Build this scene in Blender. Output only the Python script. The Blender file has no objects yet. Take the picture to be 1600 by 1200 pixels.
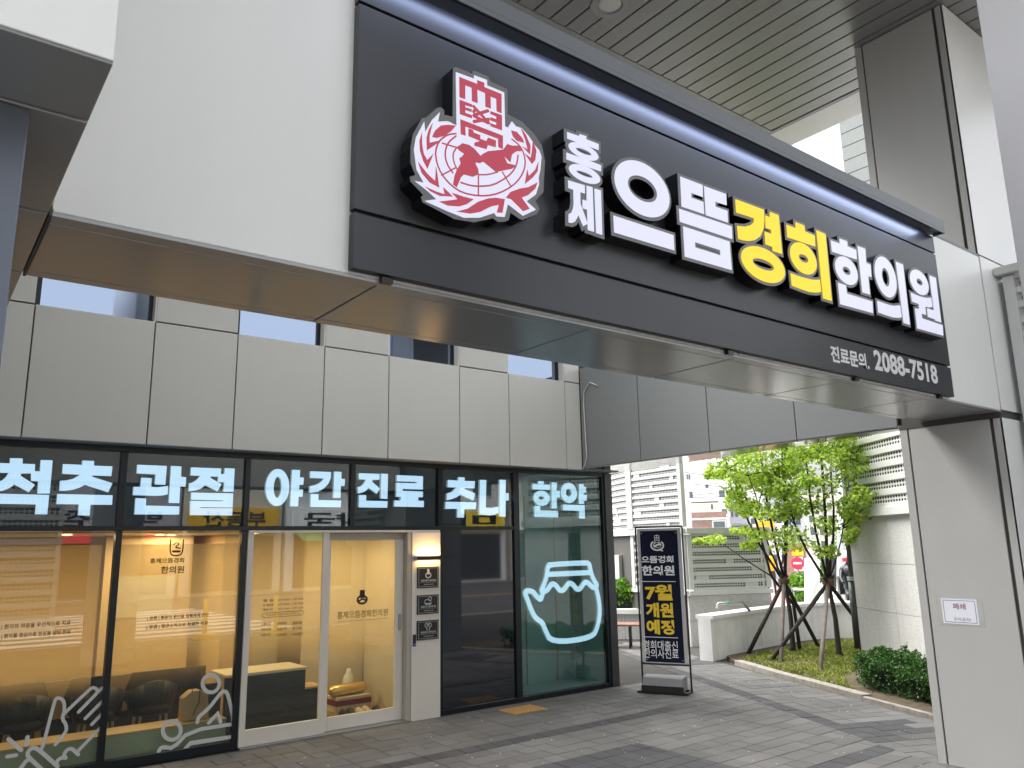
import bpy, bmesh, math, random
from mathutils import Matrix, Vector
random.seed(7)
sc = bpy.context.scene
C = sc.collection
PI = math.pi

# ------------------------------------------------------------------ camera
cam = bpy.data.cameras.new('camera'); camo = bpy.data.objects.new('camera', cam); C.objects.link(camo)
cam.sensor_width = 36.0; cam.lens = 27.6276; cam.clip_start = 0.05; cam.clip_end = 1500
camo.matrix_world = Matrix(((0.7947443,-0.1086131,-0.5971471,0.0000000),(-0.6066781,-0.1712955,-0.7762728,0.0000000),(-0.0179752,0.9792145,-0.2020294,1.9000000),(0.0000000,0.0000000,0.0000000,1.0000000)))
sc.camera = camo
# ------------------------------------------------------------------ sky, sun, exposure
SUN_EL, SUN_ROT = math.radians(60), math.radians(323)
w = bpy.data.worlds.new('World'); sc.world = w; w.use_nodes = True
nt = w.node_tree; bg = nt.nodes['Background']
sky = nt.nodes.new('ShaderNodeTexSky'); sky.sky_type = 'NISHITA'; sky.sun_disc = False
sky.sun_elevation = SUN_EL; sky.sun_rotation = SUN_ROT; sky.dust_density = 6; sky.air_density = 1.2; sky.ozone_density = 1
hs = nt.nodes.new('ShaderNodeHueSaturation'); hs.inputs['Saturation'].default_value = 0.22
nt.links.new(sky.outputs[0], hs.inputs['Color']); nt.links.new(hs.outputs[0], bg.inputs[0])
bg.inputs[1].default_value = 0.15
sl = bpy.data.lights.new('sun', 'SUN'); sl.energy = 1.5; sl.angle = math.radians(60); sl.color = (1, .97, .93)
so = bpy.data.objects.new('sun', sl); C.objects.link(so)
so.rotation_euler = (math.radians(90) - SUN_EL, 0, math.radians(180) - SUN_ROT)
sc.view_settings.view_transform = 'Standard'; sc.view_settings.look = 'None'
sc.view_settings.gamma = 1; sc.view_settings.use_curve_mapping = False
sc.view_settings.exposure = 1.72
sc.cycles.use_denoising = True
sc.cycles.max_bounces = 8; sc.cycles.diffuse_bounces = 4; sc.cycles.glossy_bounces = 4
sc.cycles.transparent_max_bounces = 12; sc.cycles.sample_clamp_indirect = 6

# ------------------------------------------------------------------ materials
MATS = {}
def mat(name, col, rough=.5, metal=0., spec=.5, emit=None, estr=0., noise=0., nscale=3., bump=0., bscale=40., rnd=0., coat=0., streak=0.):
    if name in MATS: return MATS[name]
    m = bpy.data.materials.new(name); m.use_nodes = True; MATS[name] = m
    n = m.node_tree.nodes; l = m.node_tree.links; b = n['Principled BSDF']
    b.inputs['Roughness'].default_value = rough; b.inputs['Metallic'].default_value = metal
    b.inputs['Specular IOR Level'].default_value = spec; b.inputs['Coat Weight'].default_value = coat
    c = (*col, 1); b.inputs['Base Color'].default_value = c
    out = None
    tc = n.new('ShaderNodeTexCoord')
    def mixmul(prev, facsock, amt):
        mp = n.new('ShaderNodeMapRange'); mp.inputs['From Min'].default_value = .25; mp.inputs['From Max'].default_value = .75
        mp.inputs['To Min'].default_value = 1 - amt; mp.inputs['To Max'].default_value = 1 + amt * .6
        l.new(facsock, mp.inputs['Value'])
        v = n.new('ShaderNodeVectorMath'); v.operation = 'SCALE'
        if prev is None: v.inputs[0].default_value = col
        else: l.new(prev, v.inputs[0])
        l.new(mp.outputs[0], v.inputs['Scale']); return v.outputs[0]
    geo = n.new('ShaderNodeNewGeometry')
    if noise:
        t = n.new('ShaderNodeTexNoise'); t.inputs['Scale'].default_value = nscale; t.inputs['Detail'].default_value = 6
        l.new(geo.outputs['Position'], t.inputs['Vector']); out = mixmul(out, t.outputs[0], noise)
    if streak:
        mpn = n.new('ShaderNodeMapping'); mpn.inputs['Scale'].default_value = (9, 9, .5)
        l.new(geo.outputs['Position'], mpn.inputs['Vector'])
        t = n.new('ShaderNodeTexNoise'); t.inputs['Scale'].default_value = 1; t.inputs['Detail'].default_value = 4
        l.new(mpn.outputs[0], t.inputs['Vector']); out = mixmul(out, t.outputs[0], streak)
    if rnd:
        oi = n.new('ShaderNodeObjectInfo')
        at = n.new('ShaderNodeAttribute'); at.attribute_name = 'rnd'
        ad = n.new('ShaderNodeMath'); ad.operation = 'ADD'; l.new(oi.outputs['Random'], ad.inputs[0]); l.new(at.outputs['Fac'], ad.inputs[1])
        fr = n.new('ShaderNodeMath'); fr.operation = 'FRACT'; l.new(ad.outputs[0], fr.inputs[0])
        mp = n.new('ShaderNodeMapRange'); mp.inputs['To Min'].default_value = .25; mp.inputs['To Max'].default_value = .75
        l.new(fr.outputs[0], mp.inputs['Value']); out = mixmul(out, mp.outputs[0], rnd)
    if out is not None: l.new(out, b.inputs['Base Color'])
    if bump:
        t = n.new('ShaderNodeTexNoise'); t.inputs['Scale'].default_value = bscale; t.inputs['Detail'].default_value = 5
        l.new(geo.outputs['Position'], t.inputs['Vector'])
        bp = n.new('ShaderNodeBump'); bp.inputs['Strength'].default_value = bump; bp.inputs['Distance'].default_value = .01
        l.new(t.outputs[0], bp.inputs['Height']); l.new(bp.outputs[0], b.inputs['Normal'])
    if emit: b.inputs['Emission Color'].default_value = (*emit, 1); b.inputs['Emission Strength'].default_value = estr
    return m
def wavy(m, scale=.9, strength=.06):
    # slight oil-canning of sheet metal
    n = m.node_tree.nodes; l = m.node_tree.links; b = n['Principled BSDF']; geo = n.new('ShaderNodeNewGeometry')
    t = n.new('ShaderNodeTexNoise'); t.inputs['Scale'].default_value = scale; t.inputs['Detail'].default_value = 1
    l.new(geo.outputs['Position'], t.inputs['Vector'])
    bp = n.new('ShaderNodeBump'); bp.inputs['Strength'].default_value = strength; bp.inputs['Distance'].default_value = .2
    l.new(t.outputs[0], bp.inputs['Height']); l.new(bp.outputs[0], b.inputs['Normal']); return m
def glass(name, tint=(1, 1, 1), refl=1.0, rough=0., ior=1.5, base=.0):
    m = bpy.data.materials.new(name); m.use_nodes = True; n = m.node_tree.nodes; l = m.node_tree.links
    for x in list(n):
        if x.type != 'OUTPUT_MATERIAL': n.remove(x)
    o = [x for x in n if x.type == 'OUTPUT_MATERIAL'][0]
    tr = n.new('ShaderNodeBsdfTransparent'); tr.inputs[0].default_value = (*tint, 1)
    gl = n.new('ShaderNodeBsdfGlossy'); gl.inputs['Roughness'].default_value = rough
    gl.inputs['Color'].default_value = (refl, refl, refl, 1)
    fr = n.new('ShaderNodeFresnel'); gm = n.new('ShaderNodeNewGeometry'); mr = n.new('ShaderNodeMapRange')
    mr.inputs['To Min'].default_value = ior; mr.inputs['To Max'].default_value = 1 / ior      # same thin-sheet reflection from both sides
    l.new(gm.outputs['Backfacing'], mr.inputs['Value']); l.new(mr.outputs[0], fr.inputs['IOR'])
    ad = n.new('ShaderNodeMath'); ad.operation = 'ADD'; ad.inputs[1].default_value = base; ad.use_clamp = True
    l.new(fr.outputs[0], ad.inputs[0])
    mx = n.new('ShaderNodeMixShader'); l.new(ad.outputs[0], mx.inputs[0]); l.new(tr.outputs[0], mx.inputs[1]); l.new(gl.outputs[0], mx.inputs[2])
    l.new(mx.outputs[0], o.inputs[0]); return m
def leafmat(name, c1, c2, trans=.35):
    m = bpy.data.materials.new(name); m.use_nodes = True; n = m.node_tree.nodes; l = m.node_tree.links
    b = n['Principled BSDF']; b.inputs['Roughness'].default_value = .45
    at = n.new('ShaderNodeAttribute'); at.attribute_name = 'rnd'
    mx = n.new('ShaderNodeMix'); mx.data_type = 'RGBA'; l.new(at.outputs['Fac'], mx.inputs[0])
    mx.inputs[6].default_value = (*c1, 1); mx.inputs[7].default_value = (*c2, 1)
    l.new(mx.outputs[2], b.inputs['Base Color'])
    tl = n.new('ShaderNodeBsdfTranslucent'); hsv = n.new('ShaderNodeHueSaturation'); hsv.inputs['Value'].default_value = 1.6; hsv.inputs['Saturation'].default_value = 1.1
    l.new(mx.outputs[2], hsv.inputs['Color']); l.new(hsv.outputs[0], tl.inputs[0])
    ms = n.new('ShaderNodeMixShader'); ms.inputs[0].default_value = trans
    o = [x for x in n if x.type == 'OUTPUT_MATERIAL'][0]
    l.new(b.outputs[0], ms.inputs[1]); l.new(tl.outputs[0], ms.inputs[2]); l.new(ms.outputs[0], o.inputs[0]); return m

M_front = mat('white_cladding', (.76, .765, .75), .35, noise=.05, nscale=.7, streak=.012, rnd=.02)
M_clad = mat('warm_grey_cladding', (.66, .655, .615), .38, noise=.05, nscale=.6, rnd=.05, streak=.012)
M_soff = wavy(mat('soffit_metal', (.34, .35, .36), .20, metal=.1, spec=.45, noise=.04, nscale=.8), 1.1, .05)
M_soff2 = wavy(mat('polished_soffit', (.42, .42, .40), .10, metal=.9, noise=.02), .9, .06)
M_greyb = mat('blue_grey_cladding', (.225, .24, .245), .42, metal=.2, noise=.03, nscale=.6)
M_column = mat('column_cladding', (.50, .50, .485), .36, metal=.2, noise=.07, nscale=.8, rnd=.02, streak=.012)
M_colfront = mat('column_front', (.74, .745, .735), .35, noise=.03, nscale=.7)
M_joint = mat('joint_shadow_gap', (.075, .072, .068), .8)
M_dark = mat('dark_anodised', (.018, .022, .027), .3, metal=.4)
M_post = mat('charcoal_post', (.045, .05, .055), .35, metal=.4)
M_sign = mat('sign_board_black', (.038, .040, .046), .34, metal=.25, noise=.2, nscale=1.3)
M_cap = mat('sign_cap_grey', (.13, .14, .15), .4, metal=.3)
M_gloss = mat('letter_return_black', (.006, .006, .008), .3)
M_border = mat('letter_trim_grey', (.15, .155, .15), .4)
M_lw = mat('lit_acrylic_white', (.24, .24, .27), .4, emit=(.80, .81, 1), estr=.225)
M_ly = mat('lit_acrylic_yellow', (.3, .19, .0), .4, emit=(1, .64, .0), estr=.29)
M_lr = mat('lit_film_red', (.15, .018, .03), .4, emit=(.5, .05, .085), estr=.22)
M_wl = mat('led_pale_blue', (.3, .4, .5), .4, emit=(.60, .82, 1.0), estr=.35)
M_wls = mat('led_side', (.5, .6, .6), .4, emit=(.35, .5, .5), estr=.13)
M_white = mat('white_vinyl', (.62, .63, .62), .6)
M_printd = mat('dark_print', (.02, .018, .015), .6)
M_framew = mat('beige_door_frame', (.72, .68, .61), .35, noise=.02)
M_frames = mat('frame_side', (.42, .39, .34), .4)
M_ceil = mat('ceiling_slat', (.235, .235, .235), .32, metal=.25, rnd=.05)
M_ceilt = mat('ceiling_trim', (.25, .25, .25), .4)
M_fg = mat('near_column_paint', (.58, .585, .60), .45)
M_lcol = mat('slate_column', (.13, .15, .19), .35, metal=.1)
M_granite = mat('granite', (.56, .56, .545), .7, noise=.35, nscale=60, bump=.1, bscale=120, rnd=.04, streak=.06)
M_screen = mat('screen_metal', (.54, .55, .535), .5, noise=.03)
M_hole = mat('screen_dark', (.04, .04, .045), .8)
M_conc = mat('planter_render', (.78, .78, .76), .8, noise=.12, nscale=3, streak=.12, bump=.15)
M_cope = mat('coping', (.82, .82, .80), .6, noise=.1, nscale=5)
M_tile = mat('paver_grey', (.142, .138, .133), .8, noise=.32, nscale=1.1, bump=.5, bscale=70, rnd=.17)
M_tiled = mat('paver_dark', (.062, .062, .066), .75, noise=.2, nscale=2, bump=.35, bscale=90, rnd=.2)
M_grout = mat('paving_joint_sand', (.05, .047, .042), .95, noise=.2)
M_tactile = mat('tactile_yellow', (.42, .235, .07), .6, noise=.15, nscale=20)
M_kerb = mat('kerb_stone', (.33, .30, .26), .8, noise=.3, nscale=12, bump=.3)
M_soil = mat('soil', (.10, .075, .045), .95, noise=.4, nscale=9, bump=.8, bscale=25)
M_asph = mat('asphalt', (.07, .07, .072), .85, noise=.2, nscale=4, bump=.3)
M_paint = mat('road_paint', (.75, .73, .66), .7, noise=.15, nscale=9)
M_bark = mat('bark', (.035, .028, .023), .9, noise=.4, nscale=20, bump=.7)
M_pole = mat('support_pole', (.15, .125, .11), .8, noise=.3, nscale=8)
M_steel = mat('steel', (.4, .4, .4), .3, metal=.9)
M_navy = mat('banner_navy', (.006, .009, .032), .6, spec=.2)
M_by = mat('banner_yellow', (.95, .66, .04), .6)
M_bw = mat('banner_white', (.9, .9, .9), .6)
M_black = mat('black_plastic', (.012, .012, .013), .35)
M_wood = mat('bench_wood', (.24, .13, .085), .6, noise=.3, nscale=6)
M_iwall = mat('interior_warm_wall', (.58, .42, .22), .55, noise=.05)
M_ipale = mat('interior_pale_panel', (.56, .50, .38), .5)
M_ifloor = mat('interior_floor', (.30, .20, .10), .35, noise=.1)
M_ledge = mat('window_ledge_panel', (.34, .36, .27), .6)
M_ledgew = mat('ledge_wood', (.5, .35, .18), .5, noise=.2)
M_chair = mat('chair_wood', (.42, .27, .13), .5, noise=.15)
M_idark = mat('interior_dark', (.010, .011, .014), .45)
M_transom = mat('transom_back', (.045, .065, .07), .6)
M_teal = mat('teal_room', (.34, .47, .43), .6)
M_lamp = mat('warm_lamp', (1, .8, .5), .5, emit=(1, .62, .25), estr=10)
G_low = glass('shop_glass', (.86, .92, .89), .9, ior=1.52, base=.02)
G_up = glass('transom_glass', (.88, .92, .94), .55, ior=1.55, base=.05)
G_teal = glass('teal_glass', (.80, .88, .88), .6, ior=1.55, base=.05)
M_darkpane = mat('dark_backed_glass', (.006, .009, .016), .03, spec=.9, coat=.6)
M_skyglass = mat('upper_window_glass', (.30, .36, .47), .03, metal=1.)
G_film = None

# ------------------------------------------------------------------ mesh helpers
class MB:
    def __init__(s): s.v = []; s.f = []; s.r = []
    def add(s, vs, fs, rnd=None):
        k = len(s.v); s.v += [tuple(x) for x in vs]; s.f += [tuple(i + k for i in f) for f in fs]
        if rnd is not None: s.r += [rnd] * len(fs)
        return s
    def box(s, x0, x1, y0, y1, z0, z1, rnd=None):
        if x0 > x1: x0, x1 = x1, x0
        if y0 > y1: y0, y1 = y1, y0
        if z0 > z1: z0, z1 = z1, z0
        v = [(x, y, z) for z in (z0, z1) for y in (y0, y1) for x in (x0, x1)]
        return s.add(v, [(0, 2, 3, 1), (4, 5, 7, 6), (0, 1, 5, 4), (2, 6, 7, 3), (0, 4, 6, 2), (1, 3, 7, 5)], rnd)
    def obox(s, c, ux, hx, hy, z0, z1, rnd=None):
        ux = Vector((ux[0], ux[1], 0)).normalized(); uy = Vector((-ux.y, ux.x, 0)); c = Vector((c[0], c[1], 0)); v = []
        for z in (z0, z1):
            for b in (-hy, hy):
                for a in (-hx, hx):
                    p = c + ux * a + uy * b; v.append((p.x, p.y, z))
        return s.add(v, [(0, 2, 3, 1), (4, 5, 7, 6), (0, 1, 5, 4), (2, 6, 7, 3), (0, 4, 6, 2), (1, 3, 7, 5)], rnd)
    def tube(s, pts, rad, n=8, cap=True):
        pts = [Vector(p) for p in pts]
        if not isinstance(rad, (list, tuple)): rad = [rad] * len(pts)
        rings = []; up = None
        for i, p in enumerate(pts):
            d = (pts[min(i + 1, len(pts) - 1)] - pts[max(i - 1, 0)]).normalized()
            if up is None: up = d.orthogonal().normalized()
            a = (up - d * up.dot(d)); a = a.normalized() if a.length > 1e-6 else d.orthogonal().normalized()
            up = a; b = d.cross(a)
            rings.append([p + (a * math.cos(2 * PI * k / n) + b * math.sin(2 * PI * k / n)) * rad[i] for k in range(n)])
        vs = [q for r in rings for q in r]; fs = []
        for i in range(len(rings) - 1):
            for k in range(n): fs.append((i * n + k, i * n + (k + 1) % n, (i + 1) * n + (k + 1) % n, (i + 1) * n + k))
        if cap: fs.append(tuple(range(n))[::-1]); fs.append(tuple((len(rings) - 1) * n + k for k in range(n)))
        return s.add(vs, fs)
    def lathe(s, prof, n=24, c=(0, 0, 0), axis='z'):
        vs = []; fs = []
        for r, z in prof:
            for k in range(n):
                a = 2 * PI * k / n; x, y = r * math.cos(a), r * math.sin(a)
                vs.append((c[0] + x, c[1] + y, c[2] + z) if axis == 'z' else (c[0] + x, c[1] + z, c[2] + y))
        for i in range(len(prof) - 1):
            for k in range(n): fs.append((i * n + k, i * n + (k + 1) % n, (i + 1) * n + (k + 1) % n, (i + 1) * n + k))
        return s.add(vs, fs)
    def prismy(s, poly, y0, y1, cap0=True):
        # polygon in (x, z), extruded from y0 (front, towards the street) to y1
        n = len(poly); vs = [(x, y0, z) for x, z in poly] + [(x, y1, z) for x, z in poly]
        fs = [tuple(range(n)), tuple(range(2 * n - 1, n - 1, -1))] + [(i, i + n, (i + 1) % n + n, (i + 1) % n) for i in range(n)]
        return s.add(vs, fs)
    def prismz(s, poly, z0, z1, rnd=None):
        n = len(poly); vs = [(x, y, z0) for x, y in poly] + [(x, y, z1) for x, y in poly]
        fs = [tuple(range(n))[::-1], tuple(range(n, 2 * n))] + [(i, (i + 1) % n, (i + 1) % n + n, i + n) for i in range(n)]
        return s.add(vs, fs, rnd)
    def ringy(s, a, b, y0, y1):
        n = len(a); vs = [(x, y0, z) for x, z in a] + [(x, y0, z) for x, z in b] + [(x, y1, z) for x, z in a] + [(x, y1, z) for x, z in b]; fs = []
        for i in range(n):
            j = (i + 1) % n
            fs += [(i, j, n + j, n + i), (2 * n + i, 3 * n + i, 3 * n + j, 2 * n + j), (i, 2 * n + i, 2 * n + j, j), (n + i, n + j, 3 * n + j, 3 * n + i)]
        return s.add(vs, fs)
    def build(s, name, m, parent=None, smooth=False, bevel=0, fixn=True):
        me = bpy.data.meshes.new(name); me.from_pydata(s.v, [], s.f)
        if s.r and len(s.r) == len(s.f):
            at = me.attributes.new('rnd', 'FLOAT', 'FACE'); at.data.foreach_set('value', s.r)
        if fixn and len(s.f) < 60000:
            bm = bmesh.new(); bm.from_mesh(me); bmesh.ops.recalc_face_normals(bm, faces=bm.faces); bm.to_mesh(me); bm.free()
        me.materials.append(m)
        if smooth: me.shade_smooth()
        o = bpy.data.objects.new(name, me); C.objects.link(o)
        if parent is not None: o.parent = parent
        if bevel:
            b = o.modifiers.new('edge', 'BEVEL'); b.width = bevel; b.segments = 2; b.limit_method = 'ANGLE'
        return o
def B(name, m, parent, x0, x1, y0, y1, z0, z1, bevel=0): return MB().box(x0, x1, y0, y1, z0, z1).build(name, m, parent, bevel=bevel, fixn=False)
def tag(o, label=None, cat=None, group=None, kind=None):
    if label: o['label'] = label
    if cat: o['category'] = cat
    if group: o['group'] = group
    if kind: o['kind'] = kind
    return o
def thing(name, label, cat, group=None, loc=None):
    o = bpy.data.objects.new(name, None); o.empty_display_size = .1; C.objects.link(o)
    return tag(o, label, cat, group)
def struct(o): o['kind'] = 'structure'; return o
def stuff(o): o['kind'] = 'stuff'; return o
def sgrp(name):
    o = bpy.data.objects.new(name, None); C.objects.link(o); o['kind'] = 'structure'; return o
def off(poly, d):
    # outward miter offset of a simple polygon
    n = len(poly); A = sum(poly[i][0] * poly[(i + 1) % n][1] - poly[(i + 1) % n][0] * poly[i][1] for i in range(n)); sg = 1 if A > 0 else -1
    out = []
    for i in range(n):
        p0 = Vector(poly[i - 1]); p1 = Vector(poly[i]); p2 = Vector(poly[(i + 1) % n])
        a = (p1 - p0); b = (p2 - p1)
        if a.length < 1e-6 or b.length < 1e-6: out.append(tuple(p1)); continue
        a.normalize(); b.normalize(); na = Vector((a.y, -a.x)) * sg; nb = Vector((b.y, -b.x)) * sg
        m = na + nb; k = m.length
        if k < .5: m = na if k < 1e-3 else m / k; out.append((p1.x + m.x * d, p1.y + m.y * d)); continue
        m /= k; t = d / max(.5, m.dot(na)); out.append((p1.x + m.x * t, p1.y + m.y * t))
    return out
def ell(e, d=0, n=40): return [(e[0] + (e[2] + d) * math.cos(2 * PI * k / n), e[1] + (e[3] + d) * math.sin(2 * PI * k / n)) for k in range(n)]
def glyph_mb(parts, y0, y1, d=0.):
    m = MB()
    for k, p in enumerate(parts):
        e = k * .0003
        if p[0] == 'P': m.prismy(off(p[1], d) if d else p[1], y0 - e, y1)
        elif p[0] == 'E': m.ringy(ell(p[1], d), ell(p[2], -min(d, p[2][3] * .8)), y0 - e, y1)
        else: m.ringy(off(p[1], d) if d else p[1], off(p[2], -d) if d else p[2], y0 - e, y1)
    return m
def smooth_line(pts, it=2):
    for _ in range(it):
        q = [pts[0]]
        for a, b in zip(pts[:-1], pts[1:]):
            q += [(a[0] * .75 + b[0] * .25, a[1] * .75 + b[1] * .25), (a[0] * .25 + b[0] * .75, a[1] * .25 + b[1] * .75)]
        pts = q + [pts[-1]]
    return pts
def ribbon(m, pts, wd, y0, y1, closed=False):
    n = len(pts); L = []; Rr = []
    for i in range(n):
        a = Vector(pts[max(i - 1, 0)]); b = Vector(pts[min(i + 1, n - 1)])
        if closed and i in (0, n - 1): a = Vector(pts[-2]); b = Vector(pts[1])
        t = (b - a).normalized(); nn = Vector((-t.y, t.x)); p = Vector(pts[i])
        if 0 < i < n - 1:
            t1 = (p - Vector(pts[i - 1])).normalized(); k = max(.55, abs(nn.dot(Vector((-t1.y, t1.x)))))
        else: k = 1
        L.append(p + nn * wd / 2 / k); Rr.append(p - nn * wd / 2 / k)
    poly = [tuple(q) for q in L] + [tuple(q) for q in Rr[::-1]]
    vs = [(x, y0, z) for x, z in poly] + [(x, y1, z) for x, z in poly]; N = len(poly); fs = []
    for i in range(n - 1): fs += [(i, i + 1, N - 2 - i, N - 1 - i), (N + i, 2 * N - 1 - i, 2 * N - 2 - i, N + i + 1)]
    fs += [(i, (i + 1) % N, (i + 1) % N + N, i + N) for i in range(N)]
    m.add(vs, fs)
    if not closed:
        for e in (0, -1):
            c = pts[e]; m.prismy([(c[0] + wd / 2 * math.cos(2 * PI * k / 14), c[1] + wd / 2 * math.sin(2 * PI * k / 14)) for k in range(14)], y0 + .0004, y1)
    return m
_tc = {}
def text_geo(s, bold):
    if (s, bold) in _tc: return _tc[(s, bold)]
    cu = bpy.data.curves.new('t', 'FONT'); cu.body = s; cu.offset = bold; cu.resolution_u = 3; cu.space_line = 1.0; cu.align_x = 'LEFT'
    o = bpy.data.objects.new('t', cu); C.objects.link(o)
    dg = bpy.context.evaluated_depsgraph_get(); dg.update()
    me = bpy.data.meshes.new_from_object(o.evaluated_get(dg))
    vs = [tuple(v.co) for v in me.vertices]; fs = [tuple(p.vertices) for p in me.polygons]
    bpy.data.objects.remove(o); bpy.data.curves.remove(cu); bpy.data.meshes.remove(me)
    x0 = min(v[0] for v in vs); x1 = max(v[0] for v in vs); y0 = min(v[1] for v in vs); y1 = max(v[1] for v in vs)
    _tc[(s, bold)] = ([((v[0] - x0) / (x1 - x0), (v[1] - y0) / (y1 - y0)) for v in vs], fs, (x1 - x0) / (y1 - y0))
    return _tc[(s, bold)]
def text(s, org, u, v, m, parent, bold=.02, name='lettering'):
    # flat print: bounding box starts at org and spans vectors u (width) and v (height)
    g, fs, ar = text_geo(s, bold); org = Vector(org); u = Vector(u); v = Vector(v)
    mb = MB(); mb.add([tuple(org + u * a + v * b) for a, b in g], fs)
    return mb.build(name, m, parent, fixn=False)
def texty(s, x0, x1, z0, z1, y, m, parent, bold=.02, name='lettering'):
    return text(s, (x0, y, z0), (x1 - x0, 0, 0), (0, 0, z1 - z0), m, parent, bold, name)
def copy_tree(o, parent=None):
    c = o.copy(); C.objects.link(c); c.parent = parent
    for ch in list(o.children): copy_tree(ch, c)
    return c

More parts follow.
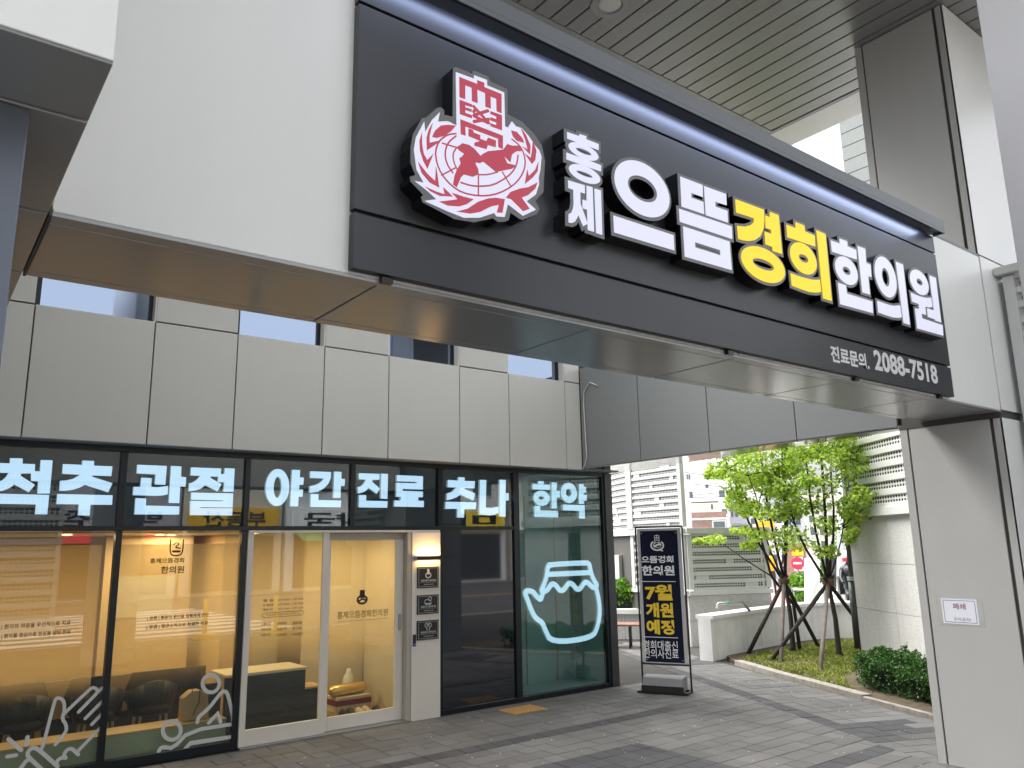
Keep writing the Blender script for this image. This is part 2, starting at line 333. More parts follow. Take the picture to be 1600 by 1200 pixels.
# ------------------------------------------------------------------ numbers measured from the place (metres)
SIGN = [('홍', 'w', [('P', [(2.35, 3.8563), (2.43, 3.8603), (2.4305, 3.8719), (2.4765, 3.8759), (2.4743, 3.8588), (2.5588, 3.8594), (2.557, 3.8269), (2.3498, 3.8225)]), ('E', (2.4545, 3.7869, 0.0984, 0.0391), (2.4549, 3.7866, 0.0517, 0.0129)), ('P', [(2.3413, 3.7454), (2.4333, 3.7469), (2.4357, 3.7568), (2.4773, 3.7577), (2.4769, 3.7483), (2.5692, 3.7473), (2.5659, 3.7136), (2.3399, 3.7106)]), ('E', (2.4559, 3.6676, 0.1026, 0.0428), (2.4538, 3.6666, 0.0541, 0.0111))]), ('제', 'w', [('P', [(2.3456, 3.6037), (2.4531, 3.6077), (2.4509, 3.5648), (2.4212, 3.5646), (2.419, 3.5048), (2.4618, 3.4116), (2.4325, 3.3914), (2.4037, 3.4437), (2.3972, 3.4292), (2.3797, 3.4017), (2.36, 3.3901), (2.3395, 3.3881), (2.3413, 3.4304), (2.3591, 3.4427), (2.3697, 3.4634), (2.3761, 3.4909), (2.3774, 3.5641), (2.3452, 3.5645)]), ('P', [(2.4346, 3.5283), (2.4625, 3.5294), (2.4652, 3.6095), (2.5042, 3.6113), (2.502, 3.3797), (2.4621, 3.3795), (2.4622, 3.4847), (2.4338, 3.4842)]), ('P', [(2.517, 3.609), (2.5601, 3.6101), (2.5558, 3.3767), (2.5166, 3.3769)])]), ('으', 'w', [('E', (2.8649, 3.7033, 0.2048, 0.1495), (2.8643, 3.7032, 0.1099, 0.0694)), ('P', [(2.6401, 3.4988), (3.084, 3.4992), (3.0823, 3.4139), (2.6405, 3.4099)])]), ('뜸', 'w', [('P', [(3.1706, 3.8602), (3.3591, 3.8627), (3.3533, 3.7893), (3.2538, 3.7883), (3.2527, 3.7584), (3.3549, 3.7596), (3.3538, 3.6875), (3.1665, 3.6844)]), ('P', [(3.3717, 3.8598), (3.5675, 3.8647), (3.5634, 3.7958), (3.4604, 3.7902), (3.4599, 3.7596), (3.5671, 3.7614), (3.5635, 3.6887), (3.3683, 3.6861)]), ('P', [(3.1431, 3.6647), (3.5957, 3.6731), (3.5914, 3.5961), (3.1432, 3.5905)]), ('R', [(3.1671, 3.5695), (3.5626, 3.5733), (3.5636, 3.4031), (3.1656, 3.3974)], [(3.2567, 3.5011), (3.4736, 3.5022), (3.4719, 3.4702), (3.2552, 3.4689)])]), ('경', 'y', [('P', [(3.6528, 3.8562), (3.9271, 3.8611), (3.922, 3.7887), (3.9042, 3.7291), (3.8669, 3.6776), (3.8106, 3.6403), (3.7481, 3.6199), (3.6928, 3.6119), (3.6498, 3.6107), (3.6487, 3.6895), (3.7222, 3.702), (3.7802, 3.7263), (3.8111, 3.7502), (3.8223, 3.7791), (3.75, 3.7779), (3.6499, 3.7729)]), ('P', [(3.9367, 3.8263), (3.9834, 3.8275), (3.9884, 3.8631), (4.0773, 3.8638), (4.077, 3.612), (3.9818, 3.6107), (3.9825, 3.6359), (3.9136, 3.638), (3.9161, 3.7185), (3.9836, 3.7191), (3.9847, 3.7472), (3.9315, 3.7467)]), ('E', (3.8749, 3.5008, 0.2129, 0.1058), (3.8736, 3.5013, 0.106, 0.0321))]), ('희', 'y', [('P', [(4.1544, 3.821), (4.2543, 3.8216), (4.2577, 3.8636), (4.3536, 3.8632), (4.3548, 3.8245), (4.4655, 3.8214), (4.4581, 3.7457), (4.1521, 3.7382)]), ('E', (4.3085, 3.6328, 0.1443, 0.102), (4.3086, 3.6329, 0.0531, 0.0264)), ('P', [(4.1485, 3.5036), (4.2142, 3.5013), (4.2866, 3.502), (4.3714, 3.5063), (4.4264, 3.5145), (4.4717, 3.526), (4.4705, 3.444), (4.4171, 3.4289), (4.3357, 3.4188), (4.2423, 3.4199), (4.1514, 3.4241)]), ('P', [(4.4917, 3.8651), (4.5937, 3.8615), (4.5858, 3.4042), (4.4887, 3.4046)])]), ('한', 'w', [('P', [(4.6539, 3.8329), (4.7638, 3.8359), (4.7673, 3.872), (4.8608, 3.8742), (4.8583, 3.838), (4.9681, 3.8366), (4.9622, 3.7668), (4.6547, 3.7542)]), ('E', (4.8122, 3.6556, 0.1376, 0.0965), (4.812, 3.6543, 0.0499, 0.0279)), ('P', [(4.9923, 3.8702), (5.0918, 3.8721), (5.082, 3.7674), (5.1389, 3.7649), (5.1317, 3.6743), (5.0873, 3.6733), (5.0854, 3.5393), (4.9876, 3.5373)]), ('P', [(4.6868, 3.5463), (4.78, 3.5475), (4.7835, 3.4905), (5.1053, 3.4931), (5.0959, 3.4096), (4.6866, 3.401)])]), ('의', 'w', [('E', (5.337, 3.7161, 0.1473, 0.1499), (5.3352, 3.7148, 0.0524, 0.0685)), ('P', [(5.1754, 3.5121), (5.3098, 3.5098), (5.3986, 3.5134), (5.4962, 3.5359), (5.499, 3.4488), (5.4637, 3.4363), (5.3784, 3.4255), (5.2785, 3.4253), (5.1726, 3.4271)]), ('P', [(5.5126, 3.8675), (5.6152, 3.8663), (5.607, 3.4077), (5.5179, 3.4083)])]), ('원', 'w', [('E', (5.8412, 3.7744, 0.1409, 0.0961), (5.8455, 3.7781, 0.0482, 0.0258)), ('P', [(5.6835, 3.6657), (5.7643, 3.6619), (5.8334, 3.6619), (5.9192, 3.6677), (5.9991, 3.6836), (6.0049, 3.6131), (5.9582, 3.5993), (5.8859, 3.5938), (5.8787, 3.5279), (5.8105, 3.5283), (5.7831, 3.5564), (5.7891, 3.5965), (5.6869, 3.5971)]), ('P', [(6.0207, 3.8647), (6.1231, 3.8647), (6.1149, 3.5079), (6.0204, 3.509), (6.0198, 3.5174), (5.9088, 3.5189), (5.9122, 3.5864), (6.0221, 3.5854)]), ('P', [(5.7202, 3.551), (5.7831, 3.5564), (5.8105, 3.5283), (5.8104, 3.49), (6.1319, 3.4892), (6.1191, 3.4051), (5.7147, 3.3989)])])]
WIN = [('척추', [[('P', [(0.5546, 2.7), (0.7021, 2.7031), (0.6995, 2.7491), (0.7951, 2.7513), (0.7995, 2.7037), (0.8961, 2.7049), (0.9006, 2.6227), (0.7971, 2.6164), (0.7943, 2.596), (0.9118, 2.5185), (0.8706, 2.4527), (0.7542, 2.5168), (0.7172, 2.4822), (0.6737, 2.4609), (0.5801, 2.4385), (0.5715, 2.5275), (0.6541, 2.547), (0.6824, 2.5782), (0.7015, 2.6179), (0.5627, 2.6169)]), ('P', [(0.8711, 2.6413), (0.94, 2.6415), (0.9374, 2.7442), (1.0316, 2.7455), (1.0349, 2.4454), (0.9394, 2.443), (0.9355, 2.5521), (0.8791, 2.5535)]), ('P', [(0.5807, 2.4332), (1.0319, 2.4309), (1.0316, 2.2577), (0.9365, 2.2581), (0.9364, 2.3445), (0.5891, 2.3465)])], [('P', [(1.1181, 2.7169), (1.2745, 2.7159), (1.2743, 2.7564), (1.3733, 2.7578), (1.3749, 2.7134), (1.5333, 2.7136), (1.5305, 2.6224), (1.3727, 2.622), (1.3673, 2.6089), (1.5456, 2.5545), (1.5162, 2.4683), (1.3136, 2.5327), (1.273, 2.5054), (1.2184, 2.4842), (1.1575, 2.4728), (1.1096, 2.4729), (1.1081, 2.5615), (1.1617, 2.5683), (1.21, 2.584), (1.2634, 2.6212), (1.2631, 2.6247), (1.1196, 2.6274)]), ('P', [(1.0958, 2.4414), (1.5557, 2.4407), (1.558, 2.3515), (1.3742, 2.3498), (1.3759, 2.2505), (1.2803, 2.251), (1.2782, 2.3517), (1.0976, 2.3507)])]]), ('관절', [[('P', [(1.7513, 2.7401), (2.0226, 2.7408), (2.0203, 2.5545), (1.9248, 2.5564), (1.9247, 2.6535), (1.7522, 2.6571)]), ('P', [(1.7334, 2.526), (1.7945, 2.5279), (1.796, 2.6163), (1.8897, 2.6148), (1.8924, 2.5294), (1.9565, 2.5293), (2.0093, 2.5379), (2.0472, 2.5447), (2.048, 2.4614), (2.0019, 2.4497), (1.949, 2.445), (1.7328, 2.4468)]), ('P', [(2.0631, 2.7426), (2.1604, 2.7421), (2.1636, 2.6393), (2.2129, 2.6354), (2.2132, 2.5427), (2.1615, 2.544), (2.1632, 2.379), (2.0656, 2.3794)]), ('P', [(1.7586, 2.4185), (1.8538, 2.4171), (1.8553, 2.3493), (2.166, 2.3458), (2.1677, 2.2661), (1.7603, 2.2636)])], [('P', [(2.2546, 2.737), (2.5536, 2.7394), (2.5531, 2.6822), (2.5897, 2.6837), (2.59, 2.7447), (2.6916, 2.744), (2.6916, 2.5053), (2.5887, 2.5026), (2.5944, 2.5987), (2.5287, 2.5994), (2.5313, 2.6548), (2.4532, 2.6547), (2.4491, 2.6392), (2.5663, 2.5771), (2.5289, 2.5047), (2.405, 2.5624), (2.361, 2.5269), (2.3129, 2.5075), (2.2471, 2.4985), (2.2471, 2.5776), (2.28, 2.5859), (2.3203, 2.6162), (2.3532, 2.656), (2.2546, 2.6572)]), ('P', [(2.2723, 2.4848), (2.6904, 2.4868), (2.6907, 2.3429), (2.3686, 2.3418), (2.3691, 2.3324), (2.6911, 2.3348), (2.692, 2.2622), (2.2737, 2.2614), (2.2691, 2.4024), (2.5919, 2.405), (2.5914, 2.4138), (2.2753, 2.4146)])]]), ('야간', [[('E', (3.1585, 2.5628, 0.1304, 0.1978), (3.1601, 2.5644, 0.0435, 0.1128)), ('P', [(3.3149, 2.7588), (3.4043, 2.7596), (3.4023, 2.6787), (3.4506, 2.6786), (3.4477, 2.6002), (3.4008, 2.6005), (3.4016, 2.5476), (3.4465, 2.5471), (3.4442, 2.471), (3.3981, 2.4711), (3.3971, 2.3661), (3.3086, 2.3659)])], [('P', [(3.5246, 2.7512), (3.7684, 2.7533), (3.7689, 2.6905), (3.744, 2.6271), (3.6923, 2.5695), (3.6208, 2.5304), (3.5233, 2.5143), (3.5239, 2.5879), (3.5855, 2.6003), (3.6375, 2.6236), (3.6761, 2.6591), (3.6855, 2.6781), (3.5252, 2.6796)]), ('P', [(3.8095, 2.7601), (3.8963, 2.7605), (3.8957, 2.6826), (3.9419, 2.6812), (3.9385, 2.6032), (3.8925, 2.6037), (3.8922, 2.4674), (3.8061, 2.468)]), ('P', [(3.5399, 2.5038), (3.6271, 2.5016), (3.6272, 2.4383), (3.9006, 2.4376), (3.8972, 2.3639), (3.5385, 2.3622)])]]), ('진료', [[('P', [(4.1126, 2.7547), (4.3774, 2.756), (4.3761, 2.6871), (4.2901, 2.6851), (4.2832, 2.6615), (4.3886, 2.5842), (4.346, 2.5247), (4.2427, 2.591), (4.2127, 2.5598), (4.1705, 2.5367), (4.1072, 2.5214), (4.1013, 2.5923), (4.1386, 2.6044), (4.1685, 2.6245), (4.1922, 2.6584), (4.2038, 2.6853), (4.1167, 2.6844)]), ('P', [(4.4012, 2.7609), (4.4887, 2.7605), (4.4863, 2.4695), (4.4, 2.4716)]), ('P', [(4.1215, 2.5054), (4.2108, 2.5059), (4.2109, 2.4418), (4.4886, 2.4417), (4.4854, 2.3665), (4.1212, 2.365)])], [('P', [(4.6089, 2.7522), (4.9683, 2.7518), (4.9671, 2.5922), (4.6907, 2.5912), (4.6897, 2.5684), (4.9693, 2.5662), (4.9677, 2.4999), (4.904, 2.4973), (4.9029, 2.456), (4.9834, 2.4553), (4.9818, 2.3806), (4.5785, 2.3818), (4.5826, 2.453), (4.6644, 2.4535), (4.6671, 2.4976), (4.6039, 2.4973), (4.6055, 2.6612), (4.8807, 2.6635), (4.8826, 2.6808), (4.6098, 2.6795)])]]), ('추나', [[('P', [(5.3291, 2.7192), (5.4829, 2.7177), (5.4859, 2.7601), (5.5783, 2.76), (5.5766, 2.7174), (5.7365, 2.7182), (5.7283, 2.6287), (5.5774, 2.629), (5.5744, 2.6148), (5.7393, 2.5638), (5.7123, 2.4746), (5.513, 2.5429), (5.4566, 2.5101), (5.3868, 2.4854), (5.3108, 2.4689), (5.315, 2.5531), (5.3871, 2.5723), (5.4571, 2.6302), (5.3248, 2.6309)]), ('P', [(5.297, 2.4513), (5.7511, 2.4517), (5.7445, 2.3668), (5.5684, 2.3644), (5.5649, 2.2599), (5.4666, 2.2615), (5.4699, 2.3677), (5.2901, 2.363)])], [('P', [(5.8142, 2.7389), (5.9132, 2.74), (5.901, 2.3891), (6.0048, 2.387), (6.1056, 2.4041), (6.1011, 2.32), (6.0482, 2.3015), (5.9735, 2.2913), (5.8017, 2.2992)]), ('P', [(6.1287, 2.7525), (6.2283, 2.7512), (6.2233, 2.5821), (6.2711, 2.5797), (6.269, 2.4856), (6.2214, 2.4871), (6.214, 2.2753), (6.1184, 2.2782)])]]), ('한약', [[('P', [(6.6768, 2.7168), (6.7779, 2.715), (6.7809, 2.7582), (6.8767, 2.7577), (6.8752, 2.7131), (6.9871, 2.7141), (6.9761, 2.6422), (6.6795, 2.644)]), ('E', (6.8322, 2.5273, 0.1421, 0.1026), (6.8275, 2.5314, 0.0498, 0.0246)), ('P', [(7.0135, 2.7457), (7.1067, 2.7463), (7.1009, 2.6406), (7.157, 2.637), (7.1515, 2.5417), (7.0971, 2.543), (7.093, 2.3937), (7.0039, 2.395)]), ('P', [(6.7053, 2.4257), (6.7996, 2.4235), (6.801, 2.3647), (7.1137, 2.3597), (7.1086, 2.2733), (6.6975, 2.2765)])], [('E', (7.3269, 2.6116, 0.1464, 0.1401), (7.323, 2.6121, 0.0521, 0.054)), ('P', [(7.5246, 2.7405), (7.6053, 2.7431), (7.6053, 2.706), (7.652, 2.7048), (7.6477, 2.6186), (7.601, 2.6201), (7.6015, 2.5937), (7.6608, 2.5925), (7.653, 2.5093), (7.5992, 2.5108), (7.6004, 2.4623), (7.5062, 2.4646)]), ('P', [(7.2093, 2.4504), (7.6086, 2.4467), (7.6083, 2.2612), (7.5021, 2.2657), (7.5103, 2.3644), (7.2061, 2.3723)])]])]
JAR = [(0.0693, [(6.7918, 1.3243), (6.8381, 1.4034), (6.881, 1.4864), (6.897, 1.5608), (6.91, 1.6257), (6.9405, 1.65), (7.6062, 1.6565), (7.6495, 1.647), (7.6712, 1.6139), (7.6808, 1.5455), (7.7197, 1.4499), (7.7923, 1.3477)]), (0.0698, [(6.909, 1.5223), (7.6649, 1.5209)]), (0.0695, [(6.8347, 1.3045), (6.8952, 1.3215), (6.9512, 1.3887), (6.9988, 1.3967), (7.0454, 1.3746), (7.0974, 1.3121), (7.1449, 1.2998), (7.1938, 1.3177), (7.2522, 1.386), (7.2972, 1.3943), (7.3495, 1.3717), (7.3965, 1.3186), (7.4452, 1.301), (7.4962, 1.3244), (7.5495, 1.3891), (7.6005, 1.3973), (7.6498, 1.3694), (7.7056, 1.3202), (7.7785, 1.3117)]), (0.0694, [(6.81, 1.3156), (6.785, 1.1986), (6.7078, 1.2419), (6.6387, 1.3236), (6.4975, 1.3302), (6.5517, 1.2112), (6.6242, 1.0521), (6.6863, 0.9707), (6.7888, 0.9201), (6.8253, 0.8349), (6.9374, 0.6466), (7.6702, 0.6505), (7.7796, 0.7948), (7.8319, 0.9972), (7.8147, 1.1641), (7.7712, 1.3121)])]
HAND = [(0.0273, [(1.1583, 0.2683), (1.1665, 0.2841), (1.1918, 0.4317), (1.2251, 0.6433), (1.2331, 0.6634), (1.2489, 0.67), (1.2761, 0.6596), (1.2945, 0.6382), (1.3039, 0.6052), (1.3088, 0.5482), (1.2985, 0.5144), (1.3012, 0.4825), (1.3273, 0.4473), (1.3376, 0.4038), (1.3306, 0.3699), (1.2627, 0.2863)]), (0.0274, [(1.31, 0.5339), (1.4872, 0.7042), (1.5097, 0.7232), (1.5339, 0.7219), (1.5564, 0.6997), (1.5611, 0.6846), (1.5521, 0.6676), (1.4202, 0.5299)]), (0.0275, [(1.555, 0.6745), (1.6281, 0.7352)]), (0.0275, [(1.4792, 0.4687), (1.6268, 0.6186)]), (0.0275, [(1.5349, 0.4111), (1.6254, 0.5028)]), (0.0274, [(1.4376, 0.1999), (1.6259, 0.3911)]), (0.0294, [(1.4483, 0.1752), (1.4058, 0.2224), (1.3849, 0.2347), (1.359, 0.2298), (1.3381, 0.2054), (1.3389, 0.1811), (1.3516, 0.1617)]), (0.0293, [(1.348, 0.1658), (1.3181, 0.172), (1.2903, 0.1545), (1.2816, 0.1286), (1.2949, 0.1024)]), (0.0313, [(1.2946, 0.1058), (1.1396, 0.2644), (1.1028, 0.2872), (1.0693, 0.2755), (1.0563, 0.2471), (1.0686, 0.2147), (1.1764, 0.1021)]), (0.0311, [(1.0796, 0.1974), (1.0522, 0.1904), (1.0361, 0.1629), (1.0032, 0.1183)]), (0.033, [(0.9078, 0.3834), (1.0084, 0.2817)]), (0.0331, [(1.0456, 0.3776), (1.0448, 0.3179)]), (0.0291, [(0.9116, 0.2463), (0.9758, 0.2466)])]
MAN = [(0.0345, [(2.6402, 0.6305), (2.6392, 0.6127), (2.6342, 0.5962), (2.6254, 0.582), (2.6134, 0.5706), (2.5986, 0.5628), (2.582, 0.5588), (2.5643, 0.5589), (2.5463, 0.5631), (2.5291, 0.571), (2.5135, 0.5824), (2.5002, 0.5965), (2.4898, 0.6129), (2.4829, 0.6305), (2.4799, 0.6486), (2.4808, 0.6663), (2.4856, 0.6827), (2.4942, 0.6969), (2.506, 0.7083), (2.5206, 0.7163), (2.5371, 0.7205), (2.5549, 0.7207), (2.5729, 0.7167), (2.5903, 0.7089), (2.6061, 0.6975), (2.6197, 0.6832), (2.6302, 0.6668), (2.6372, 0.6489), (2.6402, 0.6305)]), (0.0341, [(2.3032, 0.25), (2.3023, 0.2317), (2.2974, 0.2149), (2.2887, 0.2005), (2.2767, 0.1892), (2.262, 0.1815), (2.2453, 0.178), (2.2275, 0.1786), (2.2094, 0.1834), (2.192, 0.1921), (2.1762, 0.2042), (2.1627, 0.2192), (2.1521, 0.2363), (2.145, 0.2547), (2.1418, 0.2734), (2.1425, 0.2915), (2.1472, 0.3082), (2.1557, 0.3227), (2.1675, 0.3341), (2.1821, 0.3419), (2.1986, 0.3457), (2.2165, 0.3453), (2.2346, 0.3407), (2.2522, 0.3321), (2.2682, 0.32), (2.282, 0.3049), (2.2927, 0.2876), (2.2999, 0.269), (2.3032, 0.25)]), (0.0342, [(2.4522, 0.3011), (2.4571, 0.3389), (2.4778, 0.363), (2.5087, 0.3805), (2.5661, 0.4289), (2.6116, 0.4857), (2.65, 0.5298), (2.6773, 0.5566), (2.7109, 0.5486), (2.7338, 0.5102), (2.7906, 0.3052), (2.7923, 0.2735)]), (0.0344, [(2.5602, 0.2822), (2.6434, 0.3564), (2.6725, 0.2744)]), (0.034, [(2.2128, 0.0232), (2.1485, 0.0315), (2.1203, 0.0618), (2.1158, 0.0957), (2.1348, 0.1222), (2.1646, 0.125), (2.2455, 0.1012), (2.3833, 0.2346), (2.8109, 0.2378)]), (0.0341, [(2.2964, 0.0222), (2.3981, 0.1225), (2.8129, 0.1214)])]
EMB_OUT, EMB_WHITE, EMB_RED, EMB_STROKE = ([(1.6943, 3.9497), (1.711, 3.9601), (1.7943, 3.9608), (1.8005, 3.9774), (1.8222, 3.981), (1.8838, 3.979), (1.8969, 3.9598), (1.9875, 3.9571), (1.9937, 3.9472), (1.9912, 3.8292), (2.0726, 3.8207), (2.1474, 3.7804), (2.1895, 3.7367), (2.2064, 3.6605), (2.1965, 3.5687), (2.1914, 3.5032), (2.1419, 3.4464), (2.1645, 3.413), (2.1494, 3.3833), (2.0645, 3.3333), (2.0463, 3.3341), (1.9972, 3.3507), (1.9857, 3.3137), (1.9695, 3.3021), (1.9255, 3.289), (1.8997, 3.2997), (1.7977, 3.256), (1.7, 3.2461), (1.5443, 3.2805), (1.5366, 3.303), (1.5479, 3.3131), (1.4874, 3.356), (1.4835, 3.3759), (1.5096, 3.3904), (1.4867, 3.4367), (1.486, 3.5075), (1.4968, 3.5683), (1.5383, 3.6548), (1.5592, 3.6656), (1.6126, 3.7287), (1.6326, 3.7395), (1.6488, 3.73), (1.6487, 3.709), (1.6919, 3.7147)], [(1.7076, 3.9327), (1.8036, 3.9364), (1.8055, 3.9545), (1.8755, 3.9572), (1.8751, 3.9307), (1.9712, 3.93), (1.9724, 3.7623), (1.9887, 3.7597), (2.0124, 3.7996), (2.0351, 3.7816), (2.0677, 3.7844), (2.1093, 3.7576), (2.1463, 3.7209), (2.1717, 3.7045), (2.1834, 3.6757), (2.1744, 3.6084), (2.1625, 3.5649), (2.1643, 3.5336), (2.1435, 3.4764), (2.0879, 3.4278), (2.1412, 3.4012), (2.0656, 3.3525), (1.9808, 3.3864), (1.9617, 3.321), (1.9179, 3.3122), (1.9051, 3.3254), (1.8279, 3.2836), (1.7451, 3.2629), (1.665, 3.2712), (1.5526, 3.2878), (1.6101, 3.3102), (1.5638, 3.3366), (1.5054, 3.3626), (1.5484, 3.3663), (1.514, 3.4144), (1.5005, 3.4992), (1.5091, 3.5557), (1.5485, 3.6413), (1.5534, 3.5954), (1.5859, 3.6613), (1.6255, 3.712), (1.6159, 3.6641), (1.6657, 3.6831), (1.7106, 3.6772)], [[(1.7236, 3.915), (1.82, 3.916), (1.8202, 3.9358), (1.8586, 3.9368), (1.8583, 3.9152), (1.9547, 3.9154), (1.9529, 3.8187), (1.9251, 3.8194), (1.9243, 3.8804), (1.8923, 3.8808), (1.8931, 3.8217), (1.8632, 3.8199), (1.8623, 3.8866), (1.8196, 3.8883), (1.8215, 3.8224), (1.7906, 3.8215), (1.7895, 3.8866), (1.7554, 3.8857), (1.755, 3.818), (1.7248, 3.8164)], [(1.7247, 3.8049), (1.7905, 3.8059), (1.7903, 3.7919), (1.7547, 3.7894), (1.7547, 3.7794), (1.7885, 3.7812), (1.7884, 3.768), (1.7546, 3.7663), (1.7545, 3.7524), (1.79, 3.7532), (1.7898, 3.7377), (1.726, 3.7365)], [(1.8903, 3.8081), (1.9545, 3.8097), (1.954, 3.7343), (1.8891, 3.734), (1.8893, 3.7481), (1.9221, 3.7497), (1.9223, 3.7632), (1.8896, 3.7623), (1.8898, 3.7781), (1.9226, 3.779), (1.9228, 3.7925), (1.89, 3.7938)], [(1.7283, 3.713), (1.958, 3.7096), (1.9567, 3.6434), (1.9318, 3.645), (1.9307, 3.6859), (1.754, 3.6874), (1.7554, 3.6438), (1.7304, 3.6433)], [(1.7708, 3.6838), (1.7953, 3.6835), (1.7977, 3.6729), (1.8335, 3.6715), (1.8333, 3.6538), (1.8661, 3.6536), (1.8751, 3.6734), (1.919, 3.6736), (1.9167, 3.6402), (1.8903, 3.6381), (1.8746, 3.6385), (1.8656, 3.6149), (1.8013, 3.6115), (1.8015, 3.6253), (1.8315, 3.644), (1.7705, 3.6472)], [(1.7385, 3.603), (1.7718, 3.606), (1.8012, 3.5963), (1.8307, 3.5751), (1.8218, 3.5421), (1.8047, 3.5294), (1.8197, 3.5076), (1.8228, 3.4822), (1.7914, 3.4619), (1.7458, 3.4599), (1.7293, 3.4404), (1.7087, 3.3906), (1.6902, 3.3964), (1.6968, 3.4384), (1.709, 3.4713), (1.7296, 3.507), (1.7216, 3.5268), (1.7381, 3.543), (1.7464, 3.5567), (1.7218, 3.564), (1.7095, 3.5751)], [(1.848, 3.588), (1.8741, 3.6076), (1.9585, 3.6416), (1.9816, 3.6763), (2.0089, 3.6771), (2.0552, 3.6917), (2.0639, 3.6665), (2.0359, 3.6579), (2.0079, 3.6334), (1.9979, 3.5912), (1.9623, 3.6116), (1.9797, 3.5819), (2.0342, 3.5864), (2.0063, 3.5625), (1.9164, 3.5207), (1.8475, 3.5498), (1.8302, 3.5371), (1.8115, 3.5353), (1.805, 3.5559), (1.8306, 3.5713)], [(1.5855, 3.5835), (1.6011, 3.618), (1.6289, 3.6494), (1.6651, 3.6652), (1.7059, 3.6751), (1.6812, 3.6407), (1.6489, 3.6092), (1.6091, 3.586)], [(1.5892, 3.6501), (1.5698, 3.6113), (1.5591, 3.5714), (1.5609, 3.514), (1.6013, 3.552), (1.6369, 3.5869), (1.6091, 3.5714), (1.5739, 3.5528), (1.5738, 3.5834)], [(1.5366, 3.5895), (1.5254, 3.546), (1.5279, 3.5037), (1.5435, 3.4619), (1.5643, 3.4324), (1.5743, 3.4604), (1.5935, 3.5096), (1.5626, 3.4713), (1.5456, 3.4948), (1.5377, 3.5355)], [(1.5192, 3.4496), (1.5362, 3.4063), (1.5746, 3.3747), (1.6211, 3.3649), (1.6133, 3.4143), (1.6054, 3.4553), (1.6016, 3.388), (1.5629, 3.4105)], [(1.554, 3.3512), (1.5786, 3.3367), (1.6251, 3.3281), (1.6884, 3.343), (1.6408, 3.3718), (1.6486, 3.3416), (1.6017, 3.3431)], [(1.6212, 3.3021), (1.6883, 3.3271), (1.7125, 3.3372), (1.6844, 3.3586), (1.7451, 3.3568), (1.7946, 3.3591), (1.7613, 3.3283), (1.7204, 3.3067), (1.6644, 3.2957)], [(1.7082, 3.2805), (1.7611, 3.3064), (1.8196, 3.3547), (1.8709, 3.3833), (1.9143, 3.3979), (1.9626, 3.4041), (1.9481, 3.336), (1.9174, 3.3296), (1.9294, 3.3688), (1.8875, 3.3503), (1.8275, 3.3089), (1.7774, 3.2888)], [(1.969, 3.4134), (1.9947, 3.4471), (2.0498, 3.4793), (2.0965, 3.4985), (2.1541, 3.5383), (2.1388, 3.5023), (2.0954, 3.459), (2.0579, 3.4373), (2.1028, 3.3949), (2.0654, 3.3736), (1.9985, 3.4136)], [(2.006, 3.7515), (2.0383, 3.7541), (2.0702, 3.7325), (2.0791, 3.7136), (2.0372, 3.7099), (2.0146, 3.7264)], [(2.0622, 3.7821), (2.0897, 3.7589), (2.1167, 3.7111), (2.1125, 3.6656), (2.0692, 3.6921), (2.0999, 3.6857), (2.0888, 3.7264)], [(2.1318, 3.7401), (2.1515, 3.6978), (2.1432, 3.6469), (2.1235, 3.621), (2.0823, 3.6603), (2.1177, 3.6488), (2.1255, 3.6897)], [(2.1623, 3.6446), (2.1559, 3.5946), (2.1262, 3.5542), (2.0782, 3.509), (2.0943, 3.5845), (2.1028, 3.5553), (2.1417, 3.5984)]], [(0.0072, [(1.6029, 3.5125), (1.6091, 3.5509), (1.6289, 3.5865), (1.665, 3.6204), (1.7057, 3.6375)]), (0.0072, [(1.6029, 3.5125), (1.6093, 3.4709), (1.6329, 3.4272), (1.6805, 3.3901), (1.737, 3.3729), (1.8199, 3.3807), (1.897, 3.4053), (1.9679, 3.4474), (2.0322, 3.5039), (2.0704, 3.5617), (2.0857, 3.6136), (2.0776, 3.6589), (2.0552, 3.6917), (2.0096, 3.709)]), (0.0072, [(1.7057, 3.6262), (1.6649, 3.5833), (1.6488, 3.534), (1.6567, 3.4851), (1.6887, 3.4507)]), (0.0072, [(1.7291, 3.4183), (1.7785, 3.4174), (1.8289, 3.4278), (1.8978, 3.4523), (1.9601, 3.4989), (2.0059, 3.5429), (2.0343, 3.5904), (2.0429, 3.6402)]), (0.0063, [(1.7095, 3.5751), (1.689, 3.539), (1.693, 3.5033), (1.7091, 3.475)]), (0.0063, [(1.8211, 3.4802), (1.8725, 3.4951), (1.9252, 3.5233)]), (0.0063, [(1.821, 3.4742), (1.82, 3.3844)]), (0.0063, [(1.9518, 3.5311), (1.9998, 3.4731)]), (0.0063, [(1.6329, 3.4236), (1.701, 3.4763)]), (0.0063, [(1.6369, 3.5707), (1.7177, 3.574)]), (0.0144, [(1.7989, 3.7988), (1.8805, 3.7467)]), (0.0144, [(1.877, 3.8051), (1.8002, 3.7567)]), (0.0144, [(1.7987, 3.7732), (1.8091, 3.7861)]), (0.0144, [(1.8002, 3.7528), (1.8761, 3.7453)]), (0.0144, [(1.8808, 3.7648), (1.7999, 3.7257)])])
SZ = 2.95      # underside of the beam
YF, YB = 2.715, 3.40
XC = 7.35      # street corner of the column

